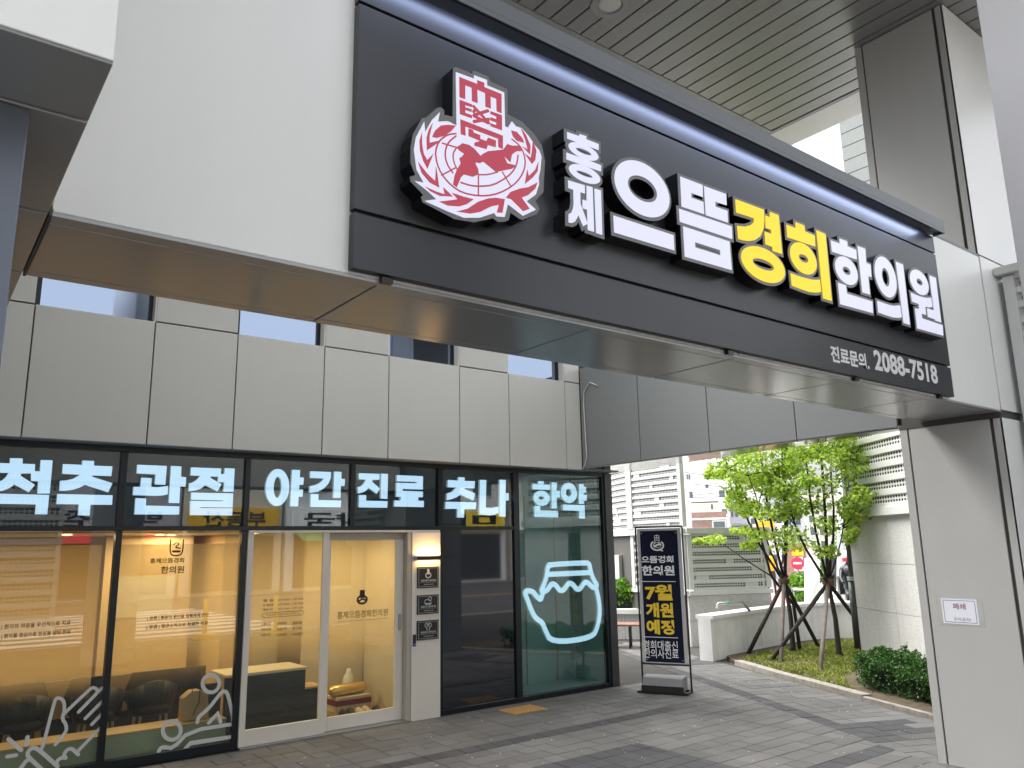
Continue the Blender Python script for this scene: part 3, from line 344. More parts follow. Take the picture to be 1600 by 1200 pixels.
# ------------------------------------------------------------------ ground
struct(MB().box(-400, 400, -400, 400, -.5, -.016).build('ground', M_asph, fixn=False))
pav = sgrp('pavement')
B('bedding', M_grout, pav, -6, 16, -2.9, 13.5, -.015, -.006)
bd = Vector((.407, .913)).normalized(); bn = Vector((bd.y, -bd.x))      # direction of the turned paving and its right-hand normal
P0 = Vector((7.92, 5.02))
def clip(poly, p, n, keep):
    # keep the side where (q-p).n*keep >= 0
    out = []
    for i in range(len(poly)):
        a = Vector(poly[i]); b = Vector(poly[(i + 1) % len(poly)]); da = (a - p).dot(n) * keep; db = (b - p).dot(n) * keep
        if da >= 0: out.append(tuple(a))
        if (da >= 0) != (db >= 0): out.append(tuple(a + (b - a) * (da / (da - db))))
    return out
KP = [(10.694, 8.271), (10.163, 7.175), (9.789, 6.286), (9.421, 5.441), (9.019, 4.475), (8.40, 3.0)]
tiles = []   # (polygon, dark, centre)
g = .004
T = .195
ny0, ny1 = int(0 / T), int(8.25 / T)
for j in range(ny0, ny1 + 1):
    y0 = 8.145 - (j + 1) * T; y1 = y0 + T
    x = -1.1 + (j % 2) * T * .5 * 0
    i = 0; x = -1.0 - (j % 3) * T
    while x < 9.4:
        inb1 = 6.54 < (y0 + y1) / 2 < 6.73 and x < 7.2
        inblk = (y0 + y1) / 2 < 5.745 and x + T / 2 < 5.93
        inb4 = 4.10 < (y0 + y1) / 2 < 4.34 and 5.93 < x + T / 2 < 7.86
        dark = inb1 or inblk or inb4
        L = T if (dark or random.random() < .35) else 2 * T
        if x < 5.93 < x + L and (y0 + y1) / 2 < 5.745: L = 5.93 - x if 5.93 - x > .05 else L
        p = [(x + g, y0 + g), (x + L - g, y0 + g), (x + L - g, y1 - g), (x + g, y1 - g)]
        p = clip(p, P0, bn, -1)
        if len(p) >= 3 and y1 > 1.5: tiles.append((p, dark))
        x += L
for i in range(-14, 48):
    a0 = i * T
    for j in range(-1, 22):
        b0 = j * 2 * T + (i % 2) * T; 
        for half in ((0, 1), (1, 2)) if j == 0 or random.random() < .12 else ((0, 2),):
            c0 = b0 + half[0] * T; c1 = b0 + half[1] * T
            p = [P0 + bd * (a0 + g) + bn * (c0 + g), P0 + bd * (a0 + T - g) + bn * (c0 + g), P0 + bd * (a0 + T - g) + bn * (c1 - g), P0 + bd * (a0 + g) + bn * (c1 - g)]
            p = [tuple(q) for q in p]; cc = (c0 + c1) / 2; ca = a0 + T / 2
            p = clip(p, P0, bn, 1)
            for k in range(len(KP) - 1):
                a = Vector(KP[k]); b = Vector(KP[k + 1]); t = (b - a).normalized()
                if (k > 0 or True) and len(p) >= 3 and k != 0: p = clip(p, a, Vector((-t.y, t.x)), -1)
            if len(p) < 3: continue
            mx = sum(q[0] for q in p) / len(p); my = sum(q[1] for q in p) / len(p)
            if my > 11.5 or mx > 15 or (mx < 8.0 and my > 8.2): continue
            if mx > 10.9 and my < 9.1: continue
            dark = (cc < .27 and ca > -.2) or (-1.0 < ca < -.05 and 0 < cc < .95 and mx < 8.85 and my > 4.2)
            if 8.4 < my < 9.2 and mx > 9.9 and ca > 4.2: dark = True
            tiles.append((p, dark))
def inview(p):
    mx = sum(q[0] for q in p) / len(p); my = sum(q[1] for q in p) / len(p)
    return mx, my
cand = []
for k, (p, dk) in enumerate(tiles):
    mx, my = inview(p)
    az = math.degrees(math.atan2(my, mx)); dd = math.hypot(mx, my)
    vis = dd > 7.55 - .0 * az and 25 < az < 78 and my < 8.16 or (dd > 7.4 and 29 < az < 60)
    cand.append((dd if vis else 99 + dd, k))
cand.sort(); near = {k for d, k in cand[:296] if d < 99}
rest = {0: MB(), 1: MB()}
for k, (p, dk) in enumerate(tiles):
    A = .5 * abs(sum(p[i][0] * p[(i + 1) % len(p)][1] - p[(i + 1) % len(p)][0] * p[i][1] for i in range(len(p))))
    if A < .0008: continue
    h = random.uniform(-.0015, .0015)
    if k in near and A > .01:
        mx, my = inview(p); q = [(a - mx, b - my) for a, b in p]; n = len(q)
        e = .0035; qi = off(q, -e)
        mb = MB(); vs = [(a, b, -.012) for a, b in q] + [(a, b, -.003) for a, b in q] + [(a, b, 0) for a, b in qi]
        fs = [tuple(range(2 * n, 3 * n))] + [(i, (i + 1) % n, n + (i + 1) % n, n + i) for i in range(n)] + [(n + i, n + (i + 1) % n, 2 * n + (i + 1) % n, 2 * n + i) for i in range(n)]
        o = mb.add(vs, fs).build('paving_stone', M_tiled if dk else M_tile, pav, fixn=False); o.location = (mx, my, h)
    else: rest[1 if dk else 0].prismz(p, -.012, h, random.random())
stuff(rest[0].build('paving_field', M_tile, pav, fixn=False)); stuff(rest[1].build('dark_paving_field', M_tiled, pav, fixn=False))
# tactile plate in front of the dark pane
tp = thing('tactile_plate', 'orange studded tactile plate set in the grey paving before the shop', 'tactile plate')
B('plate', M_tactile, tp, 5.83, 6.32, 7.63, 7.97, .002, .007)
mb = MB()
for i in range(9):
    for j in range(6):
        mb.lathe([(.017, 0), (.014, .005), (0.0005, .006)], 8, (5.86 + i * .054, 7.66 + j * .057, .007))
stuff(mb.build('stud', M_tactile, tp))
# kerb
kb = sgrp('kerb')
for k in range(len(KP) - 1):
    a = Vector(KP[k]); b = Vector(KP[k + 1]); t = (b - a).normalized(); n = Vector((-t.y, t.x)); 
    w_ = .14 if k < 3 else .07; hgt = .07 if k < 3 else .05; m2 = (a + b) / 2
    for s0 in (0, .5):
        c0 = a + (b - a) * (s0 + .25) + n * (w_ / 2)
        MB().obox(c0, t, (b - a).length / 4 - .003, w_ / 2, -.02, hgt).build('kerb_stone', M_kerb, kb, bevel=.006)
bed = [(10.80, 8.40)] + [(x + .10, y + .02) for x, y in KP] + [(9.6, 3.0), (14.9, 6.4), (15.2, 9.0), (12.0, 9.6)]
struct(MB().prismz(bed, -.01, .045).build('planting_bed_soil', M_soil))

# ------------------------------------------------------------------ gate beam, column, left block, ceiling
beam = thing('entrance_beam', 'pale metal clad beam over the passage that carries the black clinic sign', 'beam')
B('core', M_joint, beam, .27, XC - .004, YF + .03, YB - .02, SZ + .03, 4.33)
xs = [.265, 3.75, XC]
for a, b in zip(xs[:-1], xs[1:]): B('front_panel', M_front, beam, a + .004, b - .004, YF, YF + .03, SZ + .012, 4.345, .003)
B('drip_edge', M_soff, beam, .27, XC - .004, YF - .004, YF + .03, SZ - .004, SZ + .009)
sx = [.265, 1.43, 2.61, 3.755, 4.94, 6.11, XC]
for a, b in zip(sx[:-1], sx[1:]):
    B('soffit_panel', M_soff, beam, a + .006, b - .006, YF + .085, YB - .075, SZ, SZ + .03, .003)
    B('soffit_edge_panel', M_soff, beam, a + .006, b - .006, YF + .034, YF + .079, SZ, SZ + .03, .002)
    B('soffit_rear_panel', M_soff, beam, a + .006, b - .006, YB - .069, YB - .004, SZ, SZ + .03, .002)
B('rear_panel', M_clad, beam, .27, XC - .006, YB - .018, YB, SZ + .002, 4.345)
B('top_flashing', M_cap, beam, .27, XC - .004, YF + .002, YB, 4.348, 4.372)

col = thing('gate_column', 'tall grey metal clad column at the right end of the sign with a paper notice', 'column')
B('core', M_joint, col, XC + .02, 8.58, YF + .02, 3.58, 0, 6.9)
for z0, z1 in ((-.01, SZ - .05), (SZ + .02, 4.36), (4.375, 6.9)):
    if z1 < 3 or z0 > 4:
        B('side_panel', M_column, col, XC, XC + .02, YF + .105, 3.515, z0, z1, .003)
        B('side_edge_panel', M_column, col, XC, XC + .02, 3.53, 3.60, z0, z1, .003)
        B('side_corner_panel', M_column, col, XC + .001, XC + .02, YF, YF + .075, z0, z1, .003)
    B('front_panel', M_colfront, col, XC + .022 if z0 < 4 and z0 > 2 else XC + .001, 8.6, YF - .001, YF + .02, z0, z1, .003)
B('head_trim', M_joint, col, XC - .006, XC + .02, YF, 3.60, SZ - .048, SZ - .005)
paper = thing('paper_notice', 'white paper notice with a blue border taped to the gate column', 'notice')
B('tape', mat('clear_tape', (.42, .43, .40), .25), paper, XC - .0012, XC - .0002, 3.07, 3.45, 1.155, 1.40)
B('sheet', mat('paper', (.72, .73, .80), .7), paper, XC - .003, XC - .0015, 3.115, 3.41, 1.172, 1.382)
bl = mat('blue_ink', (.05, .07, .25), .7)
for a in ((3.13, 3.395, 1.366, 1.370), (3.13, 3.395, 1.184, 1.188), (3.13, 3.134, 1.184, 1.370), (3.391, 3.395, 1.184, 1.370)):
    B('border_line', bl, paper, XC - .0036, XC - .0031, *a)
text('폐쇄', (XC - .0036, 3.315, 1.293), (0, -.105, 0), (0, 0, .053), mat('red_ink', (.25, .03, .05), .7), paper, .01)
text('주차금지!', (XC - .0036, 3.32, 1.199), (0, -.14, 0), (0, 0, .026), M_printd, paper, .0)

lb = thing('corner_canopy', 'white clad canopy block with dark soffit at the upper left corner', 'canopy')
B('core', M_joint, lb, -3, .24, 1.77, 7.9, SZ + .03, 6.9)
B('front_panel', M_front, lb, -3, .258, 1.744, 1.77, SZ + .006, 6.9, .003)
B('return_panel', M_clad, lb, .242, .26, 1.772, YF + .028, SZ + .01, 6.9)
for y0, y1 in ((1.75, 2.035), (2.05, 2.70), (2.72, 3.36), (3.375, 5.6), (5.61, 7.9)):
    B('soffit_panel', M_soff, lb, .142 if y0 > 2.2 else -3, .258, y0, y1, SZ, SZ + .03, .003)
    if y0 > 2.2: B('soffit_panel', M_soff, lb, -3, .13, y0, y1, SZ + .003, SZ + .03, .003)
B('joint_strip', M_joint, lb, .262, .272, YF - .002, YB, SZ - .003, SZ + .02)
lc = thing('corner_column', 'dark slate metal column under the canopy at the left edge', 'column')
B('shaft', M_lcol, lc, -1.6, .136, 2.052, 2.5, 0, SZ - .004, .004)

fgc = thing('near_column', 'blurred light grey column at the right edge closest to the camera', 'column')
MB().prismz([(3.0, .993), (3.55, .60), (3.3, .10), (2.7, .52)][::-1], 0, 6.9).build('shaft', M_fg, fgc, bevel=.01)

ceil = sgrp('ceiling')
ZC = 6.91
B('deck', M_joint, ceil, -4, 8.13, 1.3, 5.12, ZC + .035, ZC + .12); B('deck', M_joint, ceil, 8.135, 9.8, 1.3, 3.6, ZC + .035, ZC + .12)
for k in range(-44, 25):
    x0 = 4.864 + k * .2004
    if x0 < -3.9: continue
    if x0 > 7.9:
        B('slat', M_ceil, ceil, x0 + .012, x0 + .2004 - .008, 1.35, 3.60 if x0 > 8.0 else 5.10, ZC, ZC + .022, .003); continue
    o = B('slat', M_ceil, ceil, x0 + .012, x0 + .2004 - .008, 1.35, 5.10, ZC, ZC + .022, .003)
B('edge_trim', M_ceilt, ceil, -4, 8.09, 5.105, 5.175, ZC - .006, ZC + .05)
B('edge_trim', M_ceilt, ceil, 8.085, 8.14, 3.62, 5.175, ZC - .004, ZC + .052)
B('fascia', M_front, ceil, 8.145, 8.60, 3.62, 5.175, ZC - .002, ZC + .03)
B('roof_band', M_clad, ceil, -4.02, 8.32, 5.18, 5.34, ZC - .004, ZC + .55)
B('roof_slab', M_clad, ceil, -4.02, 8.15, 1.28, 5.17, ZC + .13, ZC + .55); B('roof_slab', M_clad, ceil, 8.155, 9.9, 1.28, 3.6, ZC + .13, ZC + .55)
dl = thing('downlight', 'round flush downlight in the slatted ceiling above the sign', 'lamp')
MB().lathe([(.185, -.012), (.18, -.018), (.125, -.018), (.118, -.006), (.11, .0), (.0005, .003)], 32, (4.79, 4.60, ZC)).build('housing_ring', M_ceilt, dl, smooth=False)
MB().lathe([(.108, -.004), (.09, -.01), (.0005, -.012)], 32, (4.79, 4.60, ZC)).build('diffuser', mat('diffuser', (.5, .5, .48), .4), dl)

# ------------------------------------------------------------------ the sign
YS = 2.67
sign = thing('clinic_sign', 'long black sign board with a red crest and lit Korean letters in white and yellow', 'sign')
X0, X1 = 1.283, 6.386
for z0, z1 in ((2.972, 3.204), (3.22, 4.140), (4.154, 4.294)): B('board_panel', M_sign, sign, X0, X1, YS, YF - .003, z0, z1, .002)
B('groove', M_gloss, sign, X0 + .01, X1 - .01, YS + .02, YF - .001, 2.98, 4.29)
B('cap', M_cap, sign, X0, X1 + .003, 2.575, YF - .003, 4.315, 4.397, .003)
B('cap_lip', M_cap, sign, X0, X1 + .003, 2.575, 2.583, 4.290, 4.3145)
B('cap_end', M_cap, sign, X1 - .005, X1 + .003, 2.584, YS - .002, 4.292, 4.3145)
B('light_bar', M_gloss, sign, X0, X1 - .08, 2.590, 2.604, 4.3, 4.3145)
al = bpy.data.lights.new('cap_light', 'AREA'); al.shape = 'RECTANGLE'; al.size = X1 - X0 - .22; al.size_y = .035; al.energy = 3.2; al.color = (.55, .66, 1)
ao = bpy.data.objects.new('cap_light', al); C.objects.link(ao); ao.parent = sign
ao.location = ((X0 + X1) / 2 - .06, 2.606, 4.298); ao.rotation_euler = (math.radians(12), 0, 0)
for x in (1.42, 3.62, 4.97, 6.17):
    B('clamp', M_gloss, sign, x, x + .05, YF - .03, YF - .001, 2.945, 2.969)
em = glyph_mb([('P', EMB_OUT)], 2.586, YS - .001); e0 = em.build('crest_box', M_gloss, sign)
tag(e0, 'crest of a laurel wreath round a globe under a square seal')
glyph_mb([('P', EMB_OUT)], 2.5835, 2.5855).build('crest_trim', M_border, e0)
glyph_mb([('P', EMB_WHITE)], 2.580, 2.583).build('crest_face', M_lw, e0)
mb = MB()
for k, p in enumerate(EMB_RED): mb.prismy(p, 2.5785 - k * .00005, 2.5798)
for k, (wd, p) in enumerate(EMB_STROKE): ribbon(mb, smooth_line(p, 1) if len(p) > 2 else p, wd, 2.5783 - k * .00005, 2.5797)
mb.build('crest_print', M_lr, e0)
for ch, colr, parts in SIGN:
    o = glyph_mb(parts, 2.588, YS - .001, .019).build('letter', M_gloss, sign)
    tag(o, ('yellow' if colr == 'y' else 'white') + ' lit letter ' + ch)
    glyph_mb(parts, 2.584, 2.587, .018).build('letter_trim', M_border, o)
    glyph_mb(parts, 2.5795, 2.5828).build('letter_face', M_ly if colr == 'y' else M_lw, o)
texty('진료문의.', 4.665, 5.140, 3.032, 3.145, YS - .0015, M_white, sign, .035)
texty('2088-7518', 5.212, 6.140, 3.043, 3.192, YS - .0015, M_white, sign, .032)


# ------------------------------------------------------------------ clinic building
cb = thing('clinic_building', 'clinic building with warm grey upper panels over a dark framed glass shop front', 'building')
YU = 8.0
sm = [-.9, .10, .74, 1.76, 2.568, 3.532, 4.34, 5.33, 6.10, 7.07, XC]
B('backing', M_joint, cb, -1.6, 8.05, YU + .03, YU + .06, 2.95, 4.10)
for k, (a, b) in enumerate(zip(sm[:-1], sm[1:])):
    B('cladding_panel', M_clad, cb, a + .006, b - .006, YU, YU + .03, 2.912, 4.113, .003)
    win = k in (2, 4, 6, 8)
    if not win:
        B('cladding_panel', M_clad, cb, a + .006, b - .006, YU, YU + .03, 4.128, 7.2, .003)
        B('pier', M_joint, cb, a, b, YU + .03, YU + .5, 4.12, 7.2)
    else:
        wo = MB().box(a + .004, a + .045, YU + .11, YU + .16, 4.12, 5.9).box(b - .05, b - .004, YU + .11, YU + .16, 4.12, 5.9).box(a + .045, b - .05, YU + .11, YU + .16, 5.85, 5.9).build('window', M_dark, cb, fixn=False)
        B('pane', M_skyglass, wo, a + .045, b - .05, YU + .125, YU + .14, 4.12, 5.85)
        B('sill', M_clad, wo, a + .004, b - .004, YU + .001, YU + .11, 4.100, 4.118)
        B('reveal', M_clad, wo, b - .012, b + .004, YU + .004, YU + .12, 4.12, 5.9)
        B('cladding_panel', M_clad, cb, a + .006, b - .006, YU, YU + .03, 5.92, 7.2, .003)
B('wall_mass', M_idark, cb, -1.6, 8.05, YU + .52, 12.0, 3.0, 7.2)
for k, (a, b) in enumerate(zip(sm[:-1], sm[1:])):
    B('soffit_panel', M_greyb, cb, a + .004, (b if b < XC else 8.05) - .004, YU + .004, 8.30, 2.906, 2.925, .002)
# mullions and rails
YG = 8.2
for x0, x1, z0, z1 in ((-1.6, 8.07, 2.852, 2.905), (-1.6, 6.303, 2.107, 2.152), (-1.6, 2.78, .0, .085), (5.165, 7.9, -.01, .05),):
    B('rail', M_dark, cb, x0, x1, YG, YG + .09, z0, z1, .003)
for x0, x1, z0, z1 in ((.44, .50, .086, 2.106), (1.60, 1.655, .086, 2.106), (2.781, 2.838, -.01, 2.106), (5.150, 5.212, .051, 2.106), (6.304, 6.392, .051, 2.851), (7.896, 7.93, .051, 2.851),
                       (.44, .50, 2.153, 2.851), (1.592, 1.652, 2.153, 2.851), (2.785, 2.840, 2.153, 2.851), (3.985, 4.038, 2.153, 2.851), (5.148, 5.210, 2.153, 2.851)):
    B('mullion', M_dark, cb, x0, x1, YG, YG + .09, z0, z1, .003)
B('corner_post', M_post, cb, 7.935, 8.07, YG - .02, YG + .14, -.01, 2.90, .003)
def pane(m, x0, x1, z0, z1, y=YG + .03, nm='glass_pane'): return B(nm, m, cb, x0, x1, y, y + .008, z0, z1)
pane(G_low, -1.6, .44, .085, 2.107); pane(G_low, .50, 1.60, .085, 2.107); pane(G_low, 1.655, 2.781, .085, 2.107)
for a, b in ((-1.6, .44), (.50, 1.592), (1.652, 2.785), (2.84, 3.985), (4.038, 5.148), (5.21, 6.304)): pane(G_up, a, b, 2.152, 2.852)
pane(M_darkpane, 5.212, 6.304, .05, 2.107); pane(G_teal, 6.392, 7.896, .05, 2.852)
# transom light box and teal display room
B('transom_back', M_transom, cb, -1.6, 6.33, 8.62, 8.66, 2.10, 2.93); B('transom_floor', M_transom, cb, -1.6, 6.33, 8.292, 8.619, 2.11, 2.135)
B('transom_divider', M_transom, cb, 6.31, 6.33, 8.292, 8.619, 0, 2.93)
B('display_back', M_teal, cb, 6.332, 8.0, 8.95, 9.0, 0, 2.93); B('display_floor', M_teal, cb, 6.332, 8.0, 8.30, 8.949, -.01, .03)
B('display_side', M_teal, cb, 7.96, 8.02, 8.345, 8.949, .0, 2.93)
for x in (7.05, 7.6): B('display_mullion', M_frames, cb, x, x + .02, 8.93, 8.948, .03, 2.6)
for z in (1.1, 2.0): B('display_rail', M_frames, cb, 6.4, 7.9, 8.935, 8.947, z, z + .012)
# door surround
B('door_head', M_framew, cb, 2.84, 5.148, YG - .035, YG + .09, 2.082, 2.106, .002)
B('door_head_panel', M_frames, cb, 3.68, 4.72, YG + .06, YG + .12, 2.0, 2.08)
B('side_fascia', M_framew, cb, 4.76, 5.148, YG - .045, YG + .06, -.01, 2.08, .003)
B('door_jamb', M_frames, cb, 4.70, 4.755, YG - .04, YG + .20, .0, 2.08, .002)
B('door_sill', M_steel, cb, 2.84, 4.755, YG - .07, YG + .15, -.008, .018, .002)
d1 = MB().box(2.84, 2.90, YG - .02, YG + .02, .02, 2.081).box(3.665, 3.735, YG - .02, YG + .02, .02, 2.081).box(2.90, 3.665, YG - .02, YG + .02, .02, .17).build('fixed_door_leaf', M_framew, cb, bevel=.003)
B('glass', G_low, d1, 2.90, 3.665, YG - .004, YG + .004, .17, 2.08)
d2 = MB().box(3.74, 3.79, YG + .05, YG + .09, .02, 2.0).box(4.60, 4.698, YG + .05, YG + .09, .02, 2.0).box(3.79, 4.60, YG + .05, YG + .09, .02, .155).build('sliding_door_leaf', M_framew, cb, bevel=.003)
B('glass', G_low, d2, 3.79, 4.60, YG + .066, YG + .074, .155, 2.0)
B('handle', M_steel, d2, 4.635, 4.665, YG + .03, YG + .05, .98, 1.16, .006)
# pipe on the cross beam
# interior room
B('floor', M_ifloor, cb, -1.6, 5.4, YG + .16, 13, -.006, .012)
B('room_ceiling', M_ipale, cb, -1.6, 5.4, YG + .12, 13, 2.106, 2.112)
B('back_wall', M_iwall, cb, -1.6, 5.4, 11.2, 11.3, .012, 2.105); B('side_wall', M_ipale, cb, 4.9, 5.0, YG + .16, 9.6, .012, 2.105)
B('end_wall', M_iwall, cb, -1.6, -1.5, YG + .2, 11.2, .012, 2.105)
B('end_wall', M_iwall, cb, 5.39, 5.45, YG + .2, 11.2, .012, 2.105)
B('door_panel', M_ipale, cb, 4.08, 4.9, 9.62, 9.68, .012, 2.105); B('door_panel', M_ipale, cb, 3.55, 4.06, 10.4, 10.46, .012, 2.105)
B('cabinet', M_iwall, cb, 3.15, 3.5, 9.9, 11.19, .012, 2.105)
B('cabinet_niche', M_idark, cb, 3.52, 3.80, 10.9, 11.19, 1.95, 2.105); B('cabinet_niche', mat('niche', (.7, .6, .45), .5), cb, 3.52, 3.80, 10.9, 11.19, 1.62, 1.80); B('cabinet_niche', M_idark, cb, 3.52, 3.80, 10.88, 11.19, 1.25, 1.60)
B('wall_poster', mat('poster', (.7, .66, .58), .6), cb, 2.05, 2.75, 10.49, 10.5, 1.15, 1.62)
B('partition', M_iwall, cb, 1.95, 2.95, 10.5, 10.56, .012, 2.105)
ldg = thing('window_ledge', 'low green panelled ledge with a wooden top inside the left windows', 'ledge')
B('front_board', M_ledge, ldg, -1.55, 2.76, 8.33, 8.62, .013, .262); B('top_board', M_ledgew, ldg, -1.55, 2.76, 8.32, 8.64, .263, .285, .003)
def chair(x, y, lab):
    t = thing('armchair', lab, 'chair', 'dark round backed chairs inside the window')
    o = MB(); n = 12; R0 = .25
    for k in range(n):
        a0 = PI + PI * k / n; a1 = PI + PI * (k + 1) / n
        h0 = .64 - .10 * abs(math.cos(a0)) ** 2; h1 = .64 - .10 * abs(math.cos(a1)) ** 2
        q = lambda a, r, z: (x + r * math.cos(a), y + .24 + r * math.sin(a), z)
        o.add([q(a0, R0 * .82, .30), q(a1, R0 * .82, .30), q(a1, R0, h1), q(a0, R0, h0), q(a0, R0 * .68, .30), q(a1, R0 * .68, .30), q(a1, R0 * .86, h1), q(a0, R0 * .86, h0)], [(0, 1, 2, 3), (5, 4, 7, 6), (3, 2, 6, 7), (1, 0, 4, 5)])
    o.build('backrest', M_idark, t, smooth=True)
    MB().lathe([(.001, .30), (.19, .30), (.21, .34), (.20, .40), (.001, .41)], 18, (x, y + .22, 0)).build('seat', M_idark, t, smooth=True)
    for a in (-.12, .12):
        for b in (.10, .34): MB().tube([(x + a * 1.2, y + b, .012), (x + a, y + b, .30)], .014, 6).build('leg', M_chair, t)
for k, (x, y) in enumerate(((.42, 8.80), (1.10, 8.80), (1.72, 8.80), (2.22, 8.82))): chair(x, y, ('dark round backed chair at the far left of the window', 'dark round backed chair behind the hand drawing', 'dark round backed chair right of the first window mullion', 'dark round backed chair beside the paper bag')[k])
B('low_partition', M_idark, cb, -1.5, 2.86, 9.40, 9.44, .013, .66)
for x in (.76, 1.41, 1.97): MB().prismy([(x - .13, .3), (x - .05, .42), (x - .06, .5), (x - .12, .66), (x + .12, .66), (x + .06, .5), (x + .05, .42), (x + .13, .3)], 9.36, 9.39).build('wood_divider', M_chair, cb)
bag = thing('paper_bag', 'brown paper bag with a looped cord on the ledge by the mullion', 'bag')
MB().prismy([(2.36, .286), (2.62, .286), (2.60, .52), (2.52, .56), (2.44, .56), (2.36, .50)], 8.42, 8.56).build('body', M_chair, bag, bevel=.01)
MB().tube([(2.44, 8.41, .55), (2.43, 8.41, .68), (2.47, 8.41, .76), (2.52, 8.41, .68), (2.51, 8.41, .45), (2.46, 8.41, .34)], .004, 5).build('cord', M_black, bag)
cbx = thing('dark_monitor', 'dark square screen standing on the ledge at the right window end', 'monitor')
B('panel', M_idark, cbx, 2.55, 2.75, 8.50, 8.53, .30, .60, .005); B('foot', M_idark, cbx, 2.6, 2.7, 8.46, 8.56, .286, .299)
dsk = thing('reception_desk', 'dark fronted reception desk with a pale top inside the door', 'desk')
B('front', M_idark, dsk, 2.86, 3.74, 8.72, 8.76, .012, .60); B('carcass', M_iwall, dsk, 2.88, 3.72, 8.765, 9.2, .012, .60); B('top', M_ipale, dsk, 2.86, 3.75, 8.70, 9.22, .601, .63, .004)
cab = thing('shoe_cabinet', 'low cabinet with a wooden top between the desk and the door', 'cabinet')
B('body', M_idark, cab, 3.80, 4.02, 8.9, 9.2, .012, .36); B('top', M_ledgew, cab, 3.79, 4.03, 8.89, 9.21, .361, .38)
bx1 = thing('gift_box', 'white gift box with a dark red band on the clinic floor', 'box')
B('base', M_ipale, bx1, 4.28, 4.72, 9.05, 9.35, .013, .09, .003); B('band', mat('dark_red', (.16, .01, .02), .5), bx1, 4.27, 4.73, 9.04, 9.36, .091, .15, .003); B('lid', M_ipale, bx1, 4.28, 4.72, 9.05, 9.35, .151, .185, .003)
cus = thing('wrapped_roll', 'shiny gold wrapped roll lying on the gift box', 'roll')
MB().tube([(4.22, 9.15, .25), (4.26, 9.15, .252), (4.68, 9.2, .25), (4.73, 9.2, .25)], [.03, .065, .065, .035], 14).build('roll', mat('gold_wrap', (.75, .5, .15), .22, metal=.6, bump=.5, bscale=30), cus, smooth=True)
jug = thing('white_jug', 'white jug behind the gold wrapped roll', 'jug')
MB().lathe([(.001, 0), (.06, 0), (.075, .08), (.06, .16), (.03, .20), (.03, .24), (.001, .24)], 16, (4.62, 9.45, .20)).build('body', M_white, jug, smooth=True); B('plinth', M_ipale, jug, 4.5, 4.75, 9.39, 9.55, .013, .198)
def shoe(x, y, m, lab, rz=0):
    t = thing('shoe', lab, 'shoe', 'shoes on the entrance floor')
    mb = MB(); n = 10; rings = []
    prof = [(0, .03, .055), (.04, .042, .075), (.10, .04, .07), (.15, .042, .05), (.22, .048, .038), (.27, .035, .028), (.285, .012, .015)]
    for (l, hw, h) in prof: rings.append([(x + hw * math.cos(PI * k / n + PI), y - l, .02 + h * max(0, math.sin(PI * k / n))) for k in range(n + 1)])
    vs = [q for r in rings for q in r]; m_ = n + 1; mb.add(vs, [(i * m_ + k, i * m_ + k + 1, (i + 1) * m_ + k + 1, (i + 1) * m_ + k) for i in range(len(rings) - 1) for k in range(n)] + [tuple(range(m_)), tuple((len(rings) - 1) * m_ + k for k in range(m_))])
    mb.build('upper', m, t, smooth=True); MB().prismz([(x - .045, y), (x + .045, y), (x + .05, y - .22), (x, y - .29), (x - .05, y - .22)], .013, .026).build('sole', M_ipale if m is not M_idark else M_idark, t)
for k, (x, y, m_, lb_) in enumerate(((4.27, 8.92, M_idark, 'black shoe at the left end of the row on the clinic floor'), (4.37, 8.95, M_idark, 'black shoe second from the left on the clinic floor'), (4.46, 8.90, mat('shoe_beige', (.5, .42, .3), .7), 'beige trainer in the middle of the shoe row'), (4.56, 8.93, mat('shoe_beige', (.5, .42, .3), .7), 'beige trainer right of its twin in the shoe row'), (4.66, 8.85, M_idark, 'tall black shoe at the right end by the door jamb'))): shoe(x, y, m_, lb_)

for x, y in ((.2, 9.4), (1.4, 9.6), (2.4, 9.9), (3.3, 9.3), (4.3, 9.0), (2.6, 10.2)):
    l_ = bpy.data.lights.new('ceiling_spot', 'AREA'); l_.shape = 'DISK'; l_.size = .5; l_.energy = 5.0; l_.color = (1, .68, .36)
    lo = bpy.data.objects.new('ceiling_spot', l_); C.objects.link(lo); lo.location = (x, y, 2.09); lo.parent = cb
    MB().lathe([(.05, -.004), (.0005, -.003)], 16, (x, y, 2.104)).build('spot_face', M_lamp, cb)

# frosted gradient film behind the left panes
def film(name, c, zlo, zhi, amax):
    m = bpy.data.materials.new(name); m.use_nodes = True; n = m.node_tree.nodes; l = m.node_tree.links; b = n['Principled BSDF']
    b.inputs['Base Color'].default_value = (*c, 1); b.inputs['Roughness'].default_value = .7
    ge = n.new('ShaderNodeNewGeometry'); sx_ = n.new('ShaderNodeSeparateXYZ'); l.new(ge.outputs['Position'], sx_.inputs[0])
    mp = n.new('ShaderNodeMapRange'); mp.interpolation_type = 'SMOOTHSTEP'; mp.inputs['From Min'].default_value = zlo; mp.inputs['From Max'].default_value = zhi; mp.inputs['To Max'].default_value = amax
    l.new(sx_.outputs['Z'], mp.inputs['Value'])
    tr = n.new('ShaderNodeBsdfTransparent'); tl = n.new('ShaderNodeBsdfTranslucent'); tl.inputs[0].default_value = (*c, 1)
    m1 = n.new('ShaderNodeMixShader'); m1.inputs[0].default_value = .78; l.new(b.outputs[0], m1.inputs[1]); l.new(tl.outputs[0], m1.inputs[2])
    m2 = n.new('ShaderNodeMixShader'); l.new(mp.outputs[0], m2.inputs[0]); l.new(tr.outputs[0], m2.inputs[1]); l.new(m1.outputs[0], m2.inputs[2])
    o = [x for x in n if x.type == 'OUTPUT_MATERIAL'][0]; l.new(m2.outputs[0], o.inputs[0]); return m
